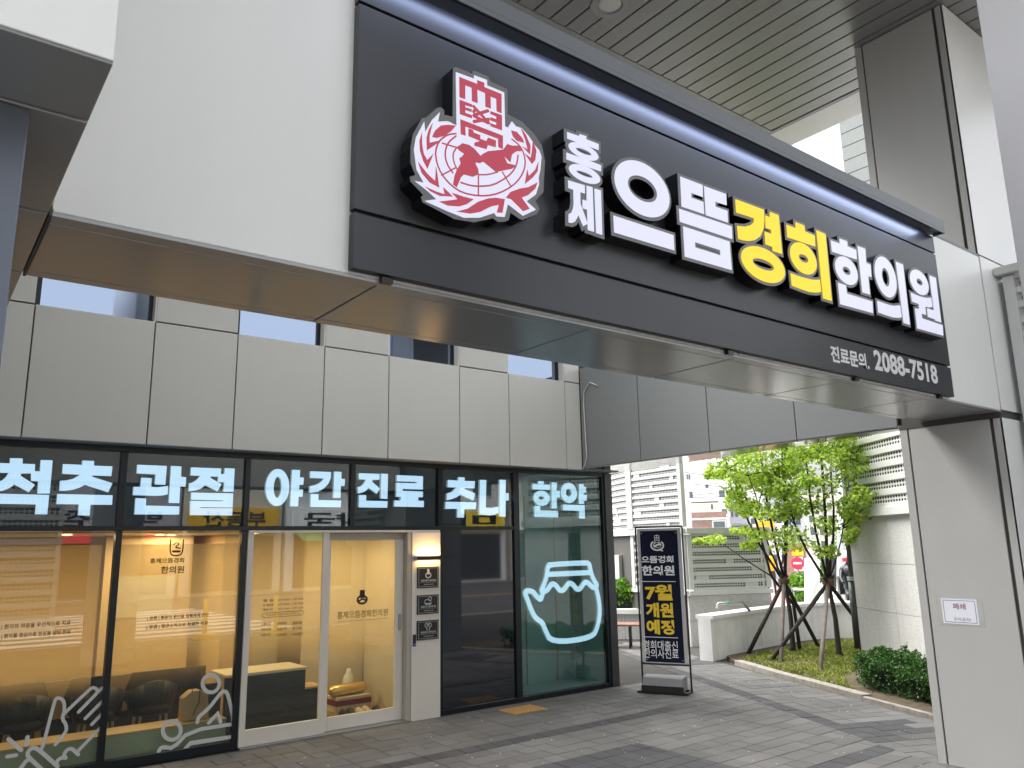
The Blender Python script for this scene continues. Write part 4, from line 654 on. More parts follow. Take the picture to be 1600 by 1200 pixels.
F1 = film('gradient_film', (.86, .70, .43), .62, 1.12, .93)
F2 = film('gradient_film_light', (.86, .70, .43), .62, 1.25, .45)
B('gradient_film', F1, cb, -1.6, .44, YG + .042, YG + .0425, .09, 1.98); B('gradient_film', F1, cb, .50, 1.50, YG + .042, YG + .0425, .09, 1.98)
B('gradient_film', F2, cb, 1.655, 2.781, YG + .042, YG + .0425, .09, 1.98); B('gradient_film', F2, d1, 2.90, 3.665, YG + .008, YG + .0085, .18, 2.08)
B('gradient_film', film('door_film', (.86, .70, .43), .62, 1.0, .35), d2, 3.79, 4.60, YG + .078, YG + .0785, .16, 2.0)

# LED words in the transom
for wi, (word, gl) in enumerate(WIN):
    t = thing('led_word', ('glowing pale blue word 척추 in the leftmost transom pane', 'glowing pale blue word 관절 in the transom over the massage drawing', 'glowing pale blue word 야간 over the fixed door leaf with opening hours', 'glowing pale blue word 진료 over the sliding door', 'glowing pale blue word 추나 over the dark opaque pane', 'glowing pale blue word 한약 above the herb pot outline')[wi], 'sign', 'lit words in the transom windows')
    for ch, parts in zip(word, gl):
        o = glyph_mb(parts, 8.271, 8.305).build('letter', M_wls, t)
        glyph_mb(parts, 8.2665, 8.2695).build('letter_face', M_wl, o)
jar = thing('led_jar', 'glowing pale blue outline of a herb pot with a cloth lid in the teal window', 'sign')
mb = MB(); mb2 = MB()
for k, (wd, p) in enumerate(JAR):
    q = smooth_line(p, 2) if len(p) > 3 else p
    ribbon(mb, q, wd, 8.271 - k * .0004, 8.30); ribbon(mb2, q, wd - .003, 8.2665 - k * .0005, 8.2695)
mb.build('tube_side', M_wls, jar, fixn=False); mb2.build('tube_face', M_wl, jar, fixn=False)
# vinyl drawings
hd = thing('hand_decal', 'white line drawing of two pressing hands on the leftmost low pane', 'decal')
mb = MB()
for k, (wd, p) in enumerate(HAND): ribbon(mb, smooth_line(p, 2) if len(p) > 3 else p, wd, YG + .0275 - k * .0001, YG + .0296)
mb.build('vinyl', M_white, hd, fixn=False)
md = thing('massage_decal', 'white line drawing of a therapist leaning over a lying patient', 'decal')
mb = MB()
for k, (wd, p) in enumerate(MAN): ribbon(mb, smooth_line(p, 1) if 3 < len(p) < 20 else p, wd, YG + .0275 - k * .0001, YG + .0296, closed=len(p) > 20)
mb.build('vinyl', M_white, md, fixn=False)
wt = thing('window_lettering', 'small dark lettering stuck on the shop window panes', 'lettering')
texty('| 환자의 마음을 우선적으로 치료', 0.7705, 1.2927, 1.2756, 1.3206, 8.226, M_printd, wt, 0.012)
texty('| 환자를 중심으로 진심을 담아 진료', 0.7778, 1.2997, 1.1991, 1.2413, 8.226, M_printd, wt, 0.012)
texty('| 정확 | 통증의 원인을 정확하게 진단', 1.9349, 2.5000, 1.2692, 1.3100, 8.226, M_printd, wt, 0.012)
texty('| 청결 | 멸균소독으로 청결한 진료', 1.9348, 2.4986, 1.1910, 1.2317, 8.226, M_printd, wt, 0.012)
ul = thing('wall_sign_lettering', 'dark clinic name under a rounded crest high on the second pane', 'lettering')
texty('홍제으뜸경희', 1.9202, 2.2341, 1.7995, 1.8474, 8.226, M_printd, ul, 0.02)
texty('한의원', 2.0249, 2.2390, 1.7007, 1.7698, 8.226, M_printd, ul, 0.02)
mb = MB(); cx, cz = 2.156, 1.943
ribbon(mb, smooth_line([(cx - .06, cz + .075), (cx - .06, cz - .04), (cx - .035, cz - .075), (cx + .035, cz - .075), (cx + .06, cz - .04), (cx + .06, cz + .075)], 2), .012, 8.226, 8.228)
ribbon(mb, smooth_line([(cx - .03, cz + .03), (cx - .01, cz + .05), (cx + .03, cz + .04), (cx - .02, cz + .005), (cx + .035, cz - .005)], 1), .010, 8.2258, 8.228)
ribbon(mb, [(cx - .03, cz - .035), (cx + .03, cz - .035)], .02, 8.2257, 8.228)
mb.build('crest', M_printd, ul, fixn=False)
dt = thing('door_lettering', 'dark clinic name and crest on the sliding door glass', 'lettering')
texty('홍제으뜸경희한의원', 3.8884, 4.5090, 1.1527, 1.2304, 8.262, M_printd, dt, 0.004)
texty('HONGJE EUDDEUM KYUNGHEE KOREAN MEDICINE CLINIC', 3.8896, 4.5025, 1.1137, 1.1272, 8.262, M_printd, dt, 0)
mb = MB(); cx, cz = 4.184, 1.343
ribbon(mb, [(cx + .058 * math.cos(a * .3), cz + .042 * math.sin(a * .3)) for a in range(22)], .022, 8.262, 8.2645, True)
mb.prismy([(cx - .03, cz + .02), (cx + .03, cz + .02), (cx + .03, cz + .105), (cx - .03, cz + .105)], 8.2615, 8.2645)
ribbon(mb, [(cx - .05, cz - .02), (cx, cz + .01), (cx + .05, cz - .01)], .02, 8.2612, 8.2645)
mb.build('crest', M_printd, dt, fixn=False)
ht = thing('hours_lettering', 'dark opening hours and treatment list on the fixed glass leaf', 'lettering')
texty('평 일', 3.0285, 3.1352, 1.3828, 1.4108, 8.194, M_printd, ht, 0.012)
texty('오전 09:00 ~ 오후 09:00', 3.1838, 3.4622, 1.3832, 1.4076, 8.194, M_printd, ht, 0.0)
texty('토·일요일', 3.0306, 3.1372, 1.3383, 1.3662, 8.194, M_printd, ht, 0.012)
texty('오전 09:00 ~ 오후 03:00', 3.1857, 3.4639, 1.3382, 1.3626, 8.194, M_printd, ht, 0.0)
texty('점심시간', 3.0327, 3.1392, 1.2939, 1.3218, 8.194, M_printd, ht, 0.012)
texty('오후 01:00 ~ 오후 02:00', 3.1877, 3.4656, 1.2933, 1.3176, 8.194, M_printd, ht, 0.0)
texty('토,일요일은 점심시간 없이 진료합니다', 3.0685, 3.4326, 1.2404, 1.2626, 8.194, M_printd, ht, 0)
mb = MB(); a0, a1, c0, c1 = 3.022, 3.474, 1.228, 1.273
ribbon(mb, [(a0 + .02, c0), (a1 - .02, c0), (a1, (c0 + c1) / 2), (a1 - .02, c1), (a0 + .02, c1), (a0, (c0 + c1) / 2), (a0 + .02, c0)], .004, 8.194, 8.1955)
mb.build('frame_line', M_printd, ht, fixn=False)
texty('교통사고', 3.0195, 3.1219, 1.1507, 1.1809, 8.194, M_printd, ht, 0.012)
texty('다이어트', 3.1840, 3.2890, 1.1439, 1.1745, 8.194, M_printd, ht, 0.012)
texty('통증치료', 3.3525, 3.4603, 1.1369, 1.1679, 8.194, M_printd, ht, 0.012)
texty('척추관절', 3.0221, 3.1244, 1.0954, 1.1255, 8.194, M_printd, ht, 0.012)
texty('맞춤한약', 3.1864, 3.2913, 1.0880, 1.1185, 8.194, M_printd, ht, 0.012)
texty('추나치료', 3.3548, 3.4624, 1.0803, 1.1112, 8.194, M_printd, ht, 0.012)
texty('체질개선', 3.0247, 3.1269, 1.0403, 1.0703, 8.194, M_printd, ht, 0.012)
texty('소아성장', 3.1889, 3.2937, 1.0322, 1.0626, 8.194, M_printd, ht, 0.012)
texty('여성질환', 3.3571, 3.4646, 1.0239, 1.0547, 8.194, M_printd, ht, 0.012)


# wall lamp, plaques, card reader on the beige fascia
YP = YG - .045
wl = thing('wall_lamp', 'black bar wall lamp throwing warm light above the three plaques', 'lamp')
B('housing', M_black, wl, 4.80, 5.15, YP - .06, YP - .001, 1.765, 1.80, .003)
B('bracket', M_steel, wl, 4.775, 4.80, YP - .05, YP - .001, 1.768, 1.797)
for z, rx, en in ((1.808, PI, 1.3), (1.757, 0, .4)):
    l_ = bpy.data.lights.new('lamp_glow', 'AREA'); l_.shape = 'RECTANGLE'; l_.size = .3; l_.size_y = .03; l_.energy = en; l_.color = (1, .58, .2)
    lo = bpy.data.objects.new('lamp_glow', l_); C.objects.link(lo); lo.location = (4.975, YP - .032, z); lo.rotation_euler = (rx, 0, 0); lo.parent = wl
for k, (zt, zb, t1) in enumerate(((1.68, 1.44, '경희대학교 동문병원'), (1.36, 1.145, '교통사고 지정의료기관'), (1.075, .86, '국민행복카드 지정의료기관'))):
    pq = thing('plaque', ('black plaque with a crest, topmost of three under the wall lamp', 'black plaque with a doctor and ambulance drawing, middle of three', 'black plaque with cupped hands drawing, lowest of three')[k], 'plaque', 'black plaques beside the clinic door')
    B('plate', M_black, pq, 4.825, 5.115, YP - .016, YP - .001, zb, zt, .002)
    h = zt - zb; m_ = M_white
    for a in ((4.84, 5.10, zb + .014, zb + .0165), (4.84, 5.10, zt - .0165, zt - .014), (4.84, 4.8425, zb + .0165, zt - .0165), (5.0975, 5.10, zb + .0165, zt - .0165), (4.85, 5.09, zb + .062, zb + .0635)):
        B('line', m_, pq, a[0], a[1], YP - .0175, YP - .0162, a[2], a[3])
    texty(t1, 4.87, 5.075, zb + .072, zb + .096, YP - .0175, m_, pq, .02); texty('홍제으뜸경희한의원', 4.91, 5.04, zb + .032, zb + .046, YP - .0175, m_, pq, .0)
    mb = MB(); cx, cz = 4.97, zb + .155 if k == 0 else zb + .145
    if k == 0:
        ribbon(mb, [(cx + .035 * math.cos(a * .3), cz - .012 + .028 * math.sin(a * .3)) for a in range(22)], .012, YP - .0178, YP - .0162, True); mb.prismy([(cx - .014, cz), (cx + .014, cz), (cx + .014, cz + .058), (cx - .014, cz + .058)], YP - .0182, YP - .0162)
    elif k == 1:
        ribbon(mb, [(cx - .045, cz - .03), (cx - .045, cz + .01), (cx - .02, cz + .022), (cx + .01, cz + .01), (cx + .035, cz), (cx + .04, cz - .03), (cx - .045, cz - .03)], .006, YP - .0178, YP - .0162)
        ribbon(mb, [(cx + .025 + .02 * math.cos(a * .3), cz + .028 + .02 * math.sin(a * .3)) for a in range(22)], .006, YP - .0179, YP - .0162, True)
        for s in (-.022, .018): ribbon(mb, [(cx + s + .01 * math.cos(a * .3), cz - .032 + .01 * math.sin(a * .3)) for a in range(22)], .006, YP - .018, YP - .0162, True)
    else:
        for s in (-1, 1): ribbon(mb, smooth_line([(cx + s * .014, cz - .045), (cx + s * .014, cz - .02), (cx + s * .042, cz + .005), (cx + s * .042, cz + .03), (cx + s * .026, cz + .042), (cx + s * .012, cz + .03), (cx + s * .012, cz - .005)], 1), .006, YP - .0178 - s * .0001, YP - .0162)
        ribbon(mb, [(cx, cz + .045), (cx, cz + .015)], .006, YP - .018, YP - .0162)
    mb.build('emblem', m_, pq, fixn=False)
cr = thing('card_reader', 'slim black card reader with a blue light beside the lowest plaque', 'card reader')
B('body', M_black, cr, 4.775, 4.81, YP - .02, YP - .001, .80, .93, .004)
B('light', mat('blue_led', (.05, .05, .5), .4, emit=(.1, .1, 1), estr=.6), cr, 4.786, 4.799, YP - .0215, YP - .0202, .815, .828)

# ------------------------------------------------------------------ cross beam over the passage
xb = thing('passage_beam', 'blue grey clad cross beam with a mirror-like underside running back from the column', 'beam')
ys = [3.61, 4.68, 5.815, 6.905, 7.995]
for a, b in zip(ys[:-1], ys[1:]): B('side_panel', M_greyb, xb, XC, XC + .025, a + .005, b - .005, 2.935, 4.33, .003)
fx = lambda y: 7.51 + (y - 3.6) * .148
MB().prismz([(XC + .03, 3.62), (fx(3.62) - .02, 3.62), (fx(8.3) - .02, 8.3), (XC + .03, 8.3)], 2.96, 4.3).build('core', M_joint, xb)
for a, b in zip(ys[:-1], ys[1:]):
    b_ = b if b < 7.9 else 8.42
    MB().prismz([(XC + .004, a + .004), (fx(a), a + .004), (fx(b_), b_ - .004), (XC + .004, b_ - .004)] if b < 7.9 else [(XC + .004, a + .004), (fx(a), a + .004), (fx(b_), b_ - .004), (8.055, b_ - .004), (8.055, 7.99), (XC + .004, 7.99)], 2.918, 2.932).build('soffit_panel', M_soff2, xb)
MB().tube(smooth_line3 if False else [(XC - .012, 7.62, 4.02), (XC - .012, 7.78, 4.10), (XC - .012, 7.90, 3.98), (XC - .012, 7.915, 3.80), (XC - .012, 7.90, 3.3), (XC - .012, 7.89, 3.08), (XC - .012, 7.93, 2.97), (XC - .012, 7.985, 2.925)], .009, 6).build('cable', mat('white_cable', (.6, .6, .58), .4), xb, smooth=True)

# ------------------------------------------------------------------ perforated screens and granite walls
def perf_panel(parent, a, b, z0, z1, rows, nh, nrm, side=1, seed=0, big=False):
    """rails with recessed perforated plates between, from a to b in plan"""
    rr = random.Random(seed)
    a = Vector(a); b = Vector(b); L = (b - a).length; t = (b - a) / L; n = Vector(nrm).normalized()
    ph = (z1 - z0) / rows; HR = .62 if big else .70
    def bx(u0, u1, v0, v1, z_0, z_1, mb): 
        c = a + t * (u0 + u1) / 2 + n * (v0 + v1) / 2; mb.obox(c, t, (u1 - u0) / 2, abs(v1 - v0) / 2, z_0, z_1); return mb
    fw = .10 if not big else .09
    bx(0, fw, -.05, .05, z0, z1, MB()).build('stile', M_screen, parent, fixn=False, bevel=.004); bx(L - fw, L, -.05, .05, z0, z1, MB()).build('stile', M_screen, parent, fixn=False, bevel=.004)
    mb = MB(); 
    for k in range(rows + 1):
        rz = z0 + k * ph; bx(fw, L - fw, -.03, .03, rz - ph * .21, rz + ph * .21, MB()).build('rail', M_screen, parent, fixn=False, bevel=.003)
    plate = MB(); solid = MB()
    for k in range(rows):
        za = z0 + k * ph + ph * .21; zb_ = z0 + (k + 1) * ph - ph * .21; s = (zb_ - za) / 2 if not big else (zb_ - za) / 1.0
        u = fw; N = int((L - 2 * fw) / s / (1.0 if big else 1.25)); s_u = (L - 2 * fw) / N; i = 0; solid_run = rr.randint(0, 3) if rr.random() < .4 else 0
        gaps = set(); 
        if rr.random() < .6:
            g0 = rr.randint(1, max(2, N - 4)); gl = rr.randint(2, max(2, N // 5)); gaps = set(range(g0, g0 + gl))
        for i in range(N):
            for j in range(2 if not big else 1):
                uc = fw + (i + .5) * s_u; zc = za + (j + .5) * s
                if not big and j == 0: zc = zc
                P_ = lambda du, dz: tuple((*(a + t * (uc + du) - n * (.02 if big else .0)), zc + dz))
                o8 = [(1, 0), (1, 1), (0, 1), (-1, 1), (-1, 0), (-1, -1), (0, -1), (1, -1)]; hu = s_u / 2; hz_ = s / 2
                vs = [P_(x * hu, y * hz_) for x, y in o8] + [P_(HR * hu * math.cos(PI / 4 * q), HR * hz_ * math.sin(PI / 4 * q)) for q in range(8)]
                if i in gaps: continue
                plate.add(vs, [(q, (q + 1) % 8, 8 + (q + 1) % 8, 8 + q) for q in range(8)])
        if gaps:
            g0, g1 = min(gaps), min(max(gaps) + 1, N)
            bx(fw + g0 * s_u, fw + g1 * s_u, -.03, .018, za, zb_, solid)
    bx(fw, L - fw, -.10, -.08, z0, z1, MB()).build('backing', M_hole, parent, fixn=False)
    if plate.v: stuff(plate.build('perforated_plate', M_screen, parent, fixn=False))
    if solid.v: stuff(solid.build('blank_plate', M_screen, parent, fixn=False))
def stones(parent, a, b, z0, z1, sx_, sz_, th=.12, nrm=(0, -1), m=None):
    a = Vector(a); b = Vector(b); L = (b - a).length; t = (b - a) / L; n = Vector(nrm).normalized(); nx = max(1, round(L / sx_)); nz = max(1, round((z1 - z0) / sz_))
    c = a + t * L / 2 - n * (th / 2 + .01); MB().obox(c, t, L / 2 - .004, th / 2, z0, z1 - .004).build('core', M_joint, parent, fixn=False)
    for j in range(nz):
        for i in range(nx):
            u0 = L * i / nx; u1 = L * (i + 1) / nx; c = a + t * (u0 + u1) / 2
            MB().obox(c - n * .004, t, (u1 - u0) / 2 - .003, .012, z0 + (z1 - z0) * j / nz + .003, z0 + (z1 - z0) * (j + 1) / nz - .003).build('granite_slab', m or M_granite, parent, fixn=False)
vt = thing('stair_tower', 'pale screen tower of perforated slats above granite slabs beyond the passage', 'tower')
A_, B_, C_, D_ = ((13.259, 14.21), (12.206, 11.833), (11.939, 10.158), (13.476, 9.438))
zb, zt = 1.03, 2.18
nCD = (-.43, -.9)
stones(vt, C_, D_, 0, zb - .11, 1.0, .5, nrm=nCD); stones(vt, B_, C_, 0, zb - .11, .9, .5, nrm=nCD); stones(vt, A_, B_, 0, zt - .1, .8, .7, nrm=(-.9, -.45))
perf_panel(vt, C_, D_, zb, zt - .12, 7, 2, nCD, seed=3); perf_panel(vt, B_, C_, zb, zt - .12, 7, 2, nCD, seed=5)
def bar(parent, a, b, z0, z1, hw, m, nm, sh=0):
    a = Vector(a); b = Vector(b); t = (b - a).normalized(); MB().obox((a + b) / 2, t, (b - a).length / 2 + sh, hw, z0, z1).build(nm, m, parent, fixn=False, bevel=.005)
for p, q in ((C_, D_), (B_, C_), (A_, B_)): bar(vt, p, q, zt - .11, zt, .09, M_screen, 'cap_rail', .02)
for p, q in ((C_, D_), (B_, C_)): bar(vt, p, q, zb - .10, zb - .02, .075, M_screen, 'base_rail', .02)
perf_panel(vt, B_, C_, zt + .02, 4.9, 21, 2, nCD, seed=8); perf_panel(vt, A_, B_, zt + .02, 4.9, 21, 2, (-.9, -.45), seed=9)
B('wall_phone', M_white, vt, *(12.32, 12.44, 12.370000000000001, 12.520000000000001, 1.17, 1.67))
gw = thing('granite_screen_wall', 'granite slab wall topped by a perforated metal screen just left of the gate column', 'wall')
G0, G1 = ((13.3, 7.6), (10.367, 3.305))
gn = (-.826, .564)
stones(gw, G0, G1, 0, 2.27, 1.25, .72, nrm=gn, th=.2)
perf_panel(gw, G0, G1, 2.42, 4.2, 8, 2, gn, seed=12)
bar(gw, G0, G1, 2.275, 2.41, .10, M_screen, 'base_rail', .03)
dp = thing('drain_pipe', 'two dark steel pipes running up the end of the granite wall', 'pipe')
gd = (Vector(G0) - Vector(G1)).normalized(); gp = Vector(G0) + gd * .10
MB().tube([(gp.x, gp.y, 0), (gp.x, gp.y, 1.2)], .07, 12).build('lower_pipe', mat('pipe_dark', (.09, .10, .10), .35, metal=.5), dp, smooth=True)
MB().tube([(gp.x, gp.y, 1.2), (gp.x, gp.y, 2.27)], .045, 12).build('upper_pipe', mat('pipe_dark', (.09, .10, .10), .35), dp, smooth=True)
MB().tube([(gp.x, gp.y, 1.2), (gp.x, gp.y, 1.27)], .078, 12).build('collar', M_screen, dp)
sw = thing('side_screen', 'grey screen of square openings with round holes fixed to the column by the right edge', 'screen')
perf_panel(sw, (7.71, YF - .05), (7.71, .6), 2.0, 4.20, 16, 1, (-1, 0), seed=21, big=True)
B('head_cap', M_screen, sw, 7.60, 7.80, .6, YF - .01, 4.215, 4.285, .003)
B('backing', M_screen, sw, 7.80, 7.84, .6, YF - .01, 0, 4.2)
# left tower far seen over the sign
ft = thing('far_stone_tower', 'grey stone clad tower block glimpsed beyond the ceiling edge', 'building')
M_fartower = mat('far_stone', (.17, .185, .18), .6, noise=.1)
TX, TY = 53.157, 27.827
B('core', M_joint, ft, TX + .06, TX + 8, TY - 12, TY - .06, 0, 60)
for j in range(19, 50):
    B('cladding_band', M_fartower, ft, TX, TX + 8, TY - 12, TY, j * 1.1 + .03, j * 1.1 + 1.07)
B('lower_wall', M_fartower, ft, TX, TX + 8, TY - 12, TY, 0, 20.9)


# ------------------------------------------------------------------ planter, trees, hedge, bench
pl = thing('planter_wall', 'low curved white rendered planter wall with a pale coping behind the two trees', 'wall')
PW = [(10.72, 8.84), (11.5, 8.95), (12.95, 9.12), (13.9, 9.18), (14.6, 9.0), (15.1, 8.5), (15.3, 8.0)]
n = len(PW)
def strip(pts, hw, z0, z1, name, m, parent):
    L = []; R_ = []
    for i in range(len(pts)):
        a = Vector(pts[max(i - 1, 0)]); b = Vector(pts[min(i + 1, len(pts) - 1)]); t = (b - a).normalized(); nn = Vector((-t.y, t.x)); p = Vector(pts[i]); L.append(p + nn * hw); R_.append(p - nn * hw)
    mb = MB(); N = len(pts)
    vs = [(*q, z) for z in (z0, z1) for q in L] ; vs = [(*q, z0) for q in L] + [(*q, z0) for q in R_] + [(*q, z1) for q in L] + [(*q, z1) for q in R_]
    fs = []
    for i in range(N - 1): fs += [(i, i + 1, 2 * N + i + 1, 2 * N + i), (N + i, 3 * N + i, 3 * N + i + 1, N + i + 1), (2 * N + i, 2 * N + i + 1, 3 * N + i + 1, 3 * N + i), (i, N + i, N + i + 1, i + 1)]
    fs += [(0, 2 * N, 3 * N, N), (N - 1, 2 * N - 1, 4 * N - 1, 3 * N - 1)]
    return mb.add(vs, fs).build(name, m, parent)
PWs = smooth_line(PW, 1)
strip(PWs, .12, 0, .66, 'wall_body', M_conc, pl); strip(PWs, .16, .662, .72, 'coping', M_cope, pl)
def leaf_cloud(mb, centres, n, size, rr, squash=.5, up=.5):
    for _ in range(n):
        c, rx, ry, rz = centres[rr.randrange(len(centres))]
        while True:
            x, y, z = rr.uniform(-1, 1), rr.uniform(-1, 1), rr.uniform(-1, 1)
            if x * x + y * y + z * z <= 1: break
        p = Vector((c[0] + x * rx, c[1] + y * ry, c[2] + z * rz)); s = size * rr.uniform(.7, 1.25)
        nn = Vector((rr.gauss(0, 1) * squash, rr.gauss(0, 1) * squash, up + rr.random())).normalized()
        a = nn.orthogonal().normalized(); a.rotate(Matrix.Rotation(rr.uniform(0, 2 * PI), 3, nn)); b = nn.cross(a)
        f = s * .16
        v = [p - a * s * .5, p - a * s * .1 + b * s * .42 + nn * f, p + a * s * .55 - nn * f * .8, p - a * s * .1 - b * s * .42 + nn * f]
        mb.add(v, [(0, 1, 2), (0, 2, 3)], min(1, max(0, rr.gauss(.5, .25))))
M_leaf = leafmat('katsura_leaf', (.10, .20, .025), (.50, .60, .13), .5)
M_hedge = leafmat('hedge_leaf', (.012, .045, .008), (.065, .16, .025), .25)
M_bushl = leafmat('bright_hedge_leaf', (.06, .15, .015), (.16, .30, .03), .3)
M_grass = leafmat('moss_grass', (.11, .155, .025), (.30, .34, .065), .25)
def tree(name, label, base, forkz, limbs, seed, clumps, nleaf, lean):
    rr = random.Random(seed); t = thing(name, label, 'tree', 'young trees propped in the planting bed')
    bx_, by_ = base; fk = Vector((bx_ + lean[0], by_ + lean[1], forkz)); mid = Vector((bx_ + lean[0] * .3 + .03, by_ + lean[1] * .3, forkz * .5))
    tr = MB().tube([(bx_, by_, 0), (bx_, by_, .12), mid, fk], [.06, .046, .038, .034], 10).build('trunk', M_bark, t, smooth=True)
    cl = []
    for (dx, dy, top, r) in limbs:
        e = fk + Vector((dx, dy, top - forkz)); m1 = fk.lerp(e, .35) + Vector((dx * .18, dy * .18, 0)); m2 = fk.lerp(e, .7) + Vector((rr.uniform(-.06, .06), rr.uniform(-.06, .06), 0))
        MB().tube(smooth3([fk - Vector((0, 0, .08)), m1, m2, e]), [r * .72 * (1 - .09 * k) for k in range(10)][:len(smooth3([fk, m1, m2, e]))], 7).build('limb', M_bark, t, smooth=True)
        for q in range(5):
            s0 = m1.lerp(e, rr.random()); d = Vector((rr.uniform(-1, 1), rr.uniform(-1, 1), rr.uniform(-.05, .5))).normalized() * rr.uniform(.35, .7); e2 = s0 + d
            MB().tube([s0, s0 + d * .5 + Vector((0, 0, .04)), e2], [.012, .009, .004], 5).build('twig', M_bark, t, smooth=True)
            for _ in range(3): cl.append((tuple(s0 + d * rr.uniform(.5, 1.1)), rr.uniform(.16, .30), rr.uniform(.16, .3), rr.uniform(.06, .13)))
    for c in clumps: cl.append(c)
    mb = MB(); leaf_cloud(mb, [(c_[0], c_[1] * 1.1, c_[2] * 1.1, c_[3] * 1.5) for c_ in cl], nleaf, .070, rr, .85, .35); stuff(mb.build('crown', M_leaf, t, fixn=False))
    return fk
def smooth3(pts):
    pts = [Vector(p) for p in pts]
    q = [pts[0]]
    for a, b in zip(pts[:-1], pts[1:]): q += [a * .75 + b * .25, a * .25 + b * .75]
    return q + [pts[-1]]
def props(label, apex, feet):
    t = thing('tree_support', label, 'tree support', 'pole tripods holding the young trees')
    for k, f in enumerate(feet):
        MB().tube([(f[0], f[1], 0), (apex[0] + (apex[0] - f[0]) * .08, apex[1] + (apex[1] - f[1]) * .08, apex[2] * 1.08)], .034, 8).build('pole', M_pole if k == 1 else M_bark, t, smooth=True)
    MB().lathe([(.06, -.06), (.10, -.03), (.10, .03), (.06, .06)], 10, apex).build('rope_binding', mat('rope', (.12, .07, .04), .9), t)
tree('katsura_tree', 'multi stemmed young tree with light green leaves, left of the two in the planting bed', (12.44, 8.36), 1.243, [(-0.69, 0.659, 3.6, 0.035), (-0.015, 0.389, 4.4, 0.04), (-0.004, -0.25, 4.5, 0.04), (0.398, -0.055, 4.2, 0.03), (-0.657, 0.129, 3.1, 0.025)], 3, [((11.734, 9.049, 3.11), 0.169, 0.169, 0.063), ((12.109, 9.353, 3.129), 0.174, 0.174, 0.065), ((11.727, 9.256, 3.115), 0.17, 0.17, 0.064), ((12.034, 9.53, 3.146), 0.07, 0.07, 0.047), ((11.719, 9.362, 3.108), 0.068, 0.068, 0.046), ((11.571, 9.232, 3.128), 0.068, 0.068, 0.045), ((12.263, 8.973, 3.251), 0.191, 0.191, 0.13), ((12.117, 9.046, 3.242), 0.19, 0.19, 0.129), ((11.595, 8.558, 3.085), 0.181, 0.181, 0.123), ((11.375, 8.268, 3.447), 0.2, 0.2, 0.112), ((12.086, 8.893, 3.452), 0.214, 0.214, 0.119), ((12.411, 9.071, 3.473), 0.219, 0.219, 0.122), ((11.693, 8.461, 3.301), 0.214, 0.214, 0.176), ((11.398, 8.204, 3.295), 0.208, 0.208, 0.172), ((12.052, 8.683, 3.444), 0.22, 0.22, 0.181), ((12.16, 9.145, 2.73), 0.156, 0.156, 0.084), ((12.202, 9.156, 2.774), 0.157, 0.157, 0.084), ((11.812, 8.798, 2.731), 0.151, 0.151, 0.081), ((12.052, 8.56, 2.471), 0.202, 0.202, 0.126), ((11.966, 8.556, 2.498), 0.201, 0.201, 0.126), ((11.638, 8.365, 2.452), 0.196, 0.196, 0.123), ((12.144, 8.336, 3.195), 0.235, 0.235, 0.234), ((12.027, 8.244, 3.18), 0.233, 0.233, 0.232), ((12.267, 8.39, 3.194), 0.237, 0.237, 0.236), ((12.264, 8.423, 2.392), 0.254, 0.254, 0.109), ((11.99, 8.143, 2.37), 0.248, 0.248, 0.106), ((11.495, 8.046, 2.368), 0.24, 0.24, 0.103), ((12.833, 8.42, 2.77), 0.227, 0.227, 0.131), ((12.41, 8.118, 2.751), 0.22, 0.22, 0.127), ((12.088, 7.895, 2.7), 0.214, 0.214, 0.123), ((12.036, 7.943, 2.014), 0.296, 0.296, 0.106), ((11.755, 7.674, 2.014), 0.288, 0.288, 0.103), ((12.015, 7.998, 2.013), 0.296, 0.296, 0.106), ((11.697, 8.286, 1.993), 0.261, 0.261, 0.079), ((12.205, 8.681, 2.007), 0.273, 0.273, 0.082), ((11.929, 8.185, 1.989), 0.264, 0.264, 0.08), ((12.194, 9.071, 2.101), 0.191, 0.191, 0.056), ((12.066, 8.76, 2.087), 0.187, 0.187, 0.055), ((11.479, 8.553, 2.08), 0.18, 0.18, 0.052), ((11.188, 8.853, 1.931), 0.179, 0.179, 0.052), ((11.102, 8.944, 1.935), 0.179, 0.179, 0.052), ((11.684, 9.244, 1.959), 0.187, 0.187, 0.055), ((10.926, 9.041, 1.912), 0.081, 0.081, 0.035), ((11.083, 9.162, 1.925), 0.082, 0.082, 0.035), ((11.247, 9.29, 1.907), 0.083, 0.083, 0.036), ((11.793, 7.943, 1.802), 0.259, 0.259, 0.069), ((12.822, 8.222, 1.826), 0.278, 0.278, 0.074), ((12.894, 8.291, 1.841), 0.28, 0.28, 0.075), ((12.183, 8.826, 1.819), 0.12, 0.12, 0.046), ((11.878, 8.706, 1.836), 0.118, 0.118, 0.045), ((11.529, 8.492, 1.828), 0.114, 0.114, 0.044), ((12.097, 7.815, 3.59), 0.296, 0.296, 0.123), ((12.791, 8.331, 3.578), 0.313, 0.313, 0.131), ((12.83, 8.253, 3.618), 0.313, 0.313, 0.13), ((11.555, 7.937, 3.596), 0.24, 0.24, 0.086), ((11.87, 8.188, 3.614), 0.247, 0.247, 0.088), ((12.051, 8.205, 3.62), 0.249, 0.249, 0.089), ((11.865, 7.573, 4.14), 0.35, 0.35, 0.15), ((12.587, 7.8, 4.49), 0.35, 0.35, 0.15), ((11.788, 6.835, 4.104), 0.35, 0.35, 0.15), ((12.316, 6.799, 3.99), 0.35, 0.35, 0.15), ((12.782, 8.36, 4.117), 0.35, 0.35, 0.15), ((11.798, 7.352, 3.723), 0.35, 0.35, 0.15), ((12.554, 7.544, 3.959), 0.35, 0.35, 0.15), ((11.786, 7.038, 3.887), 0.35, 0.35, 0.15)], 7200, (0.028, 0.069))
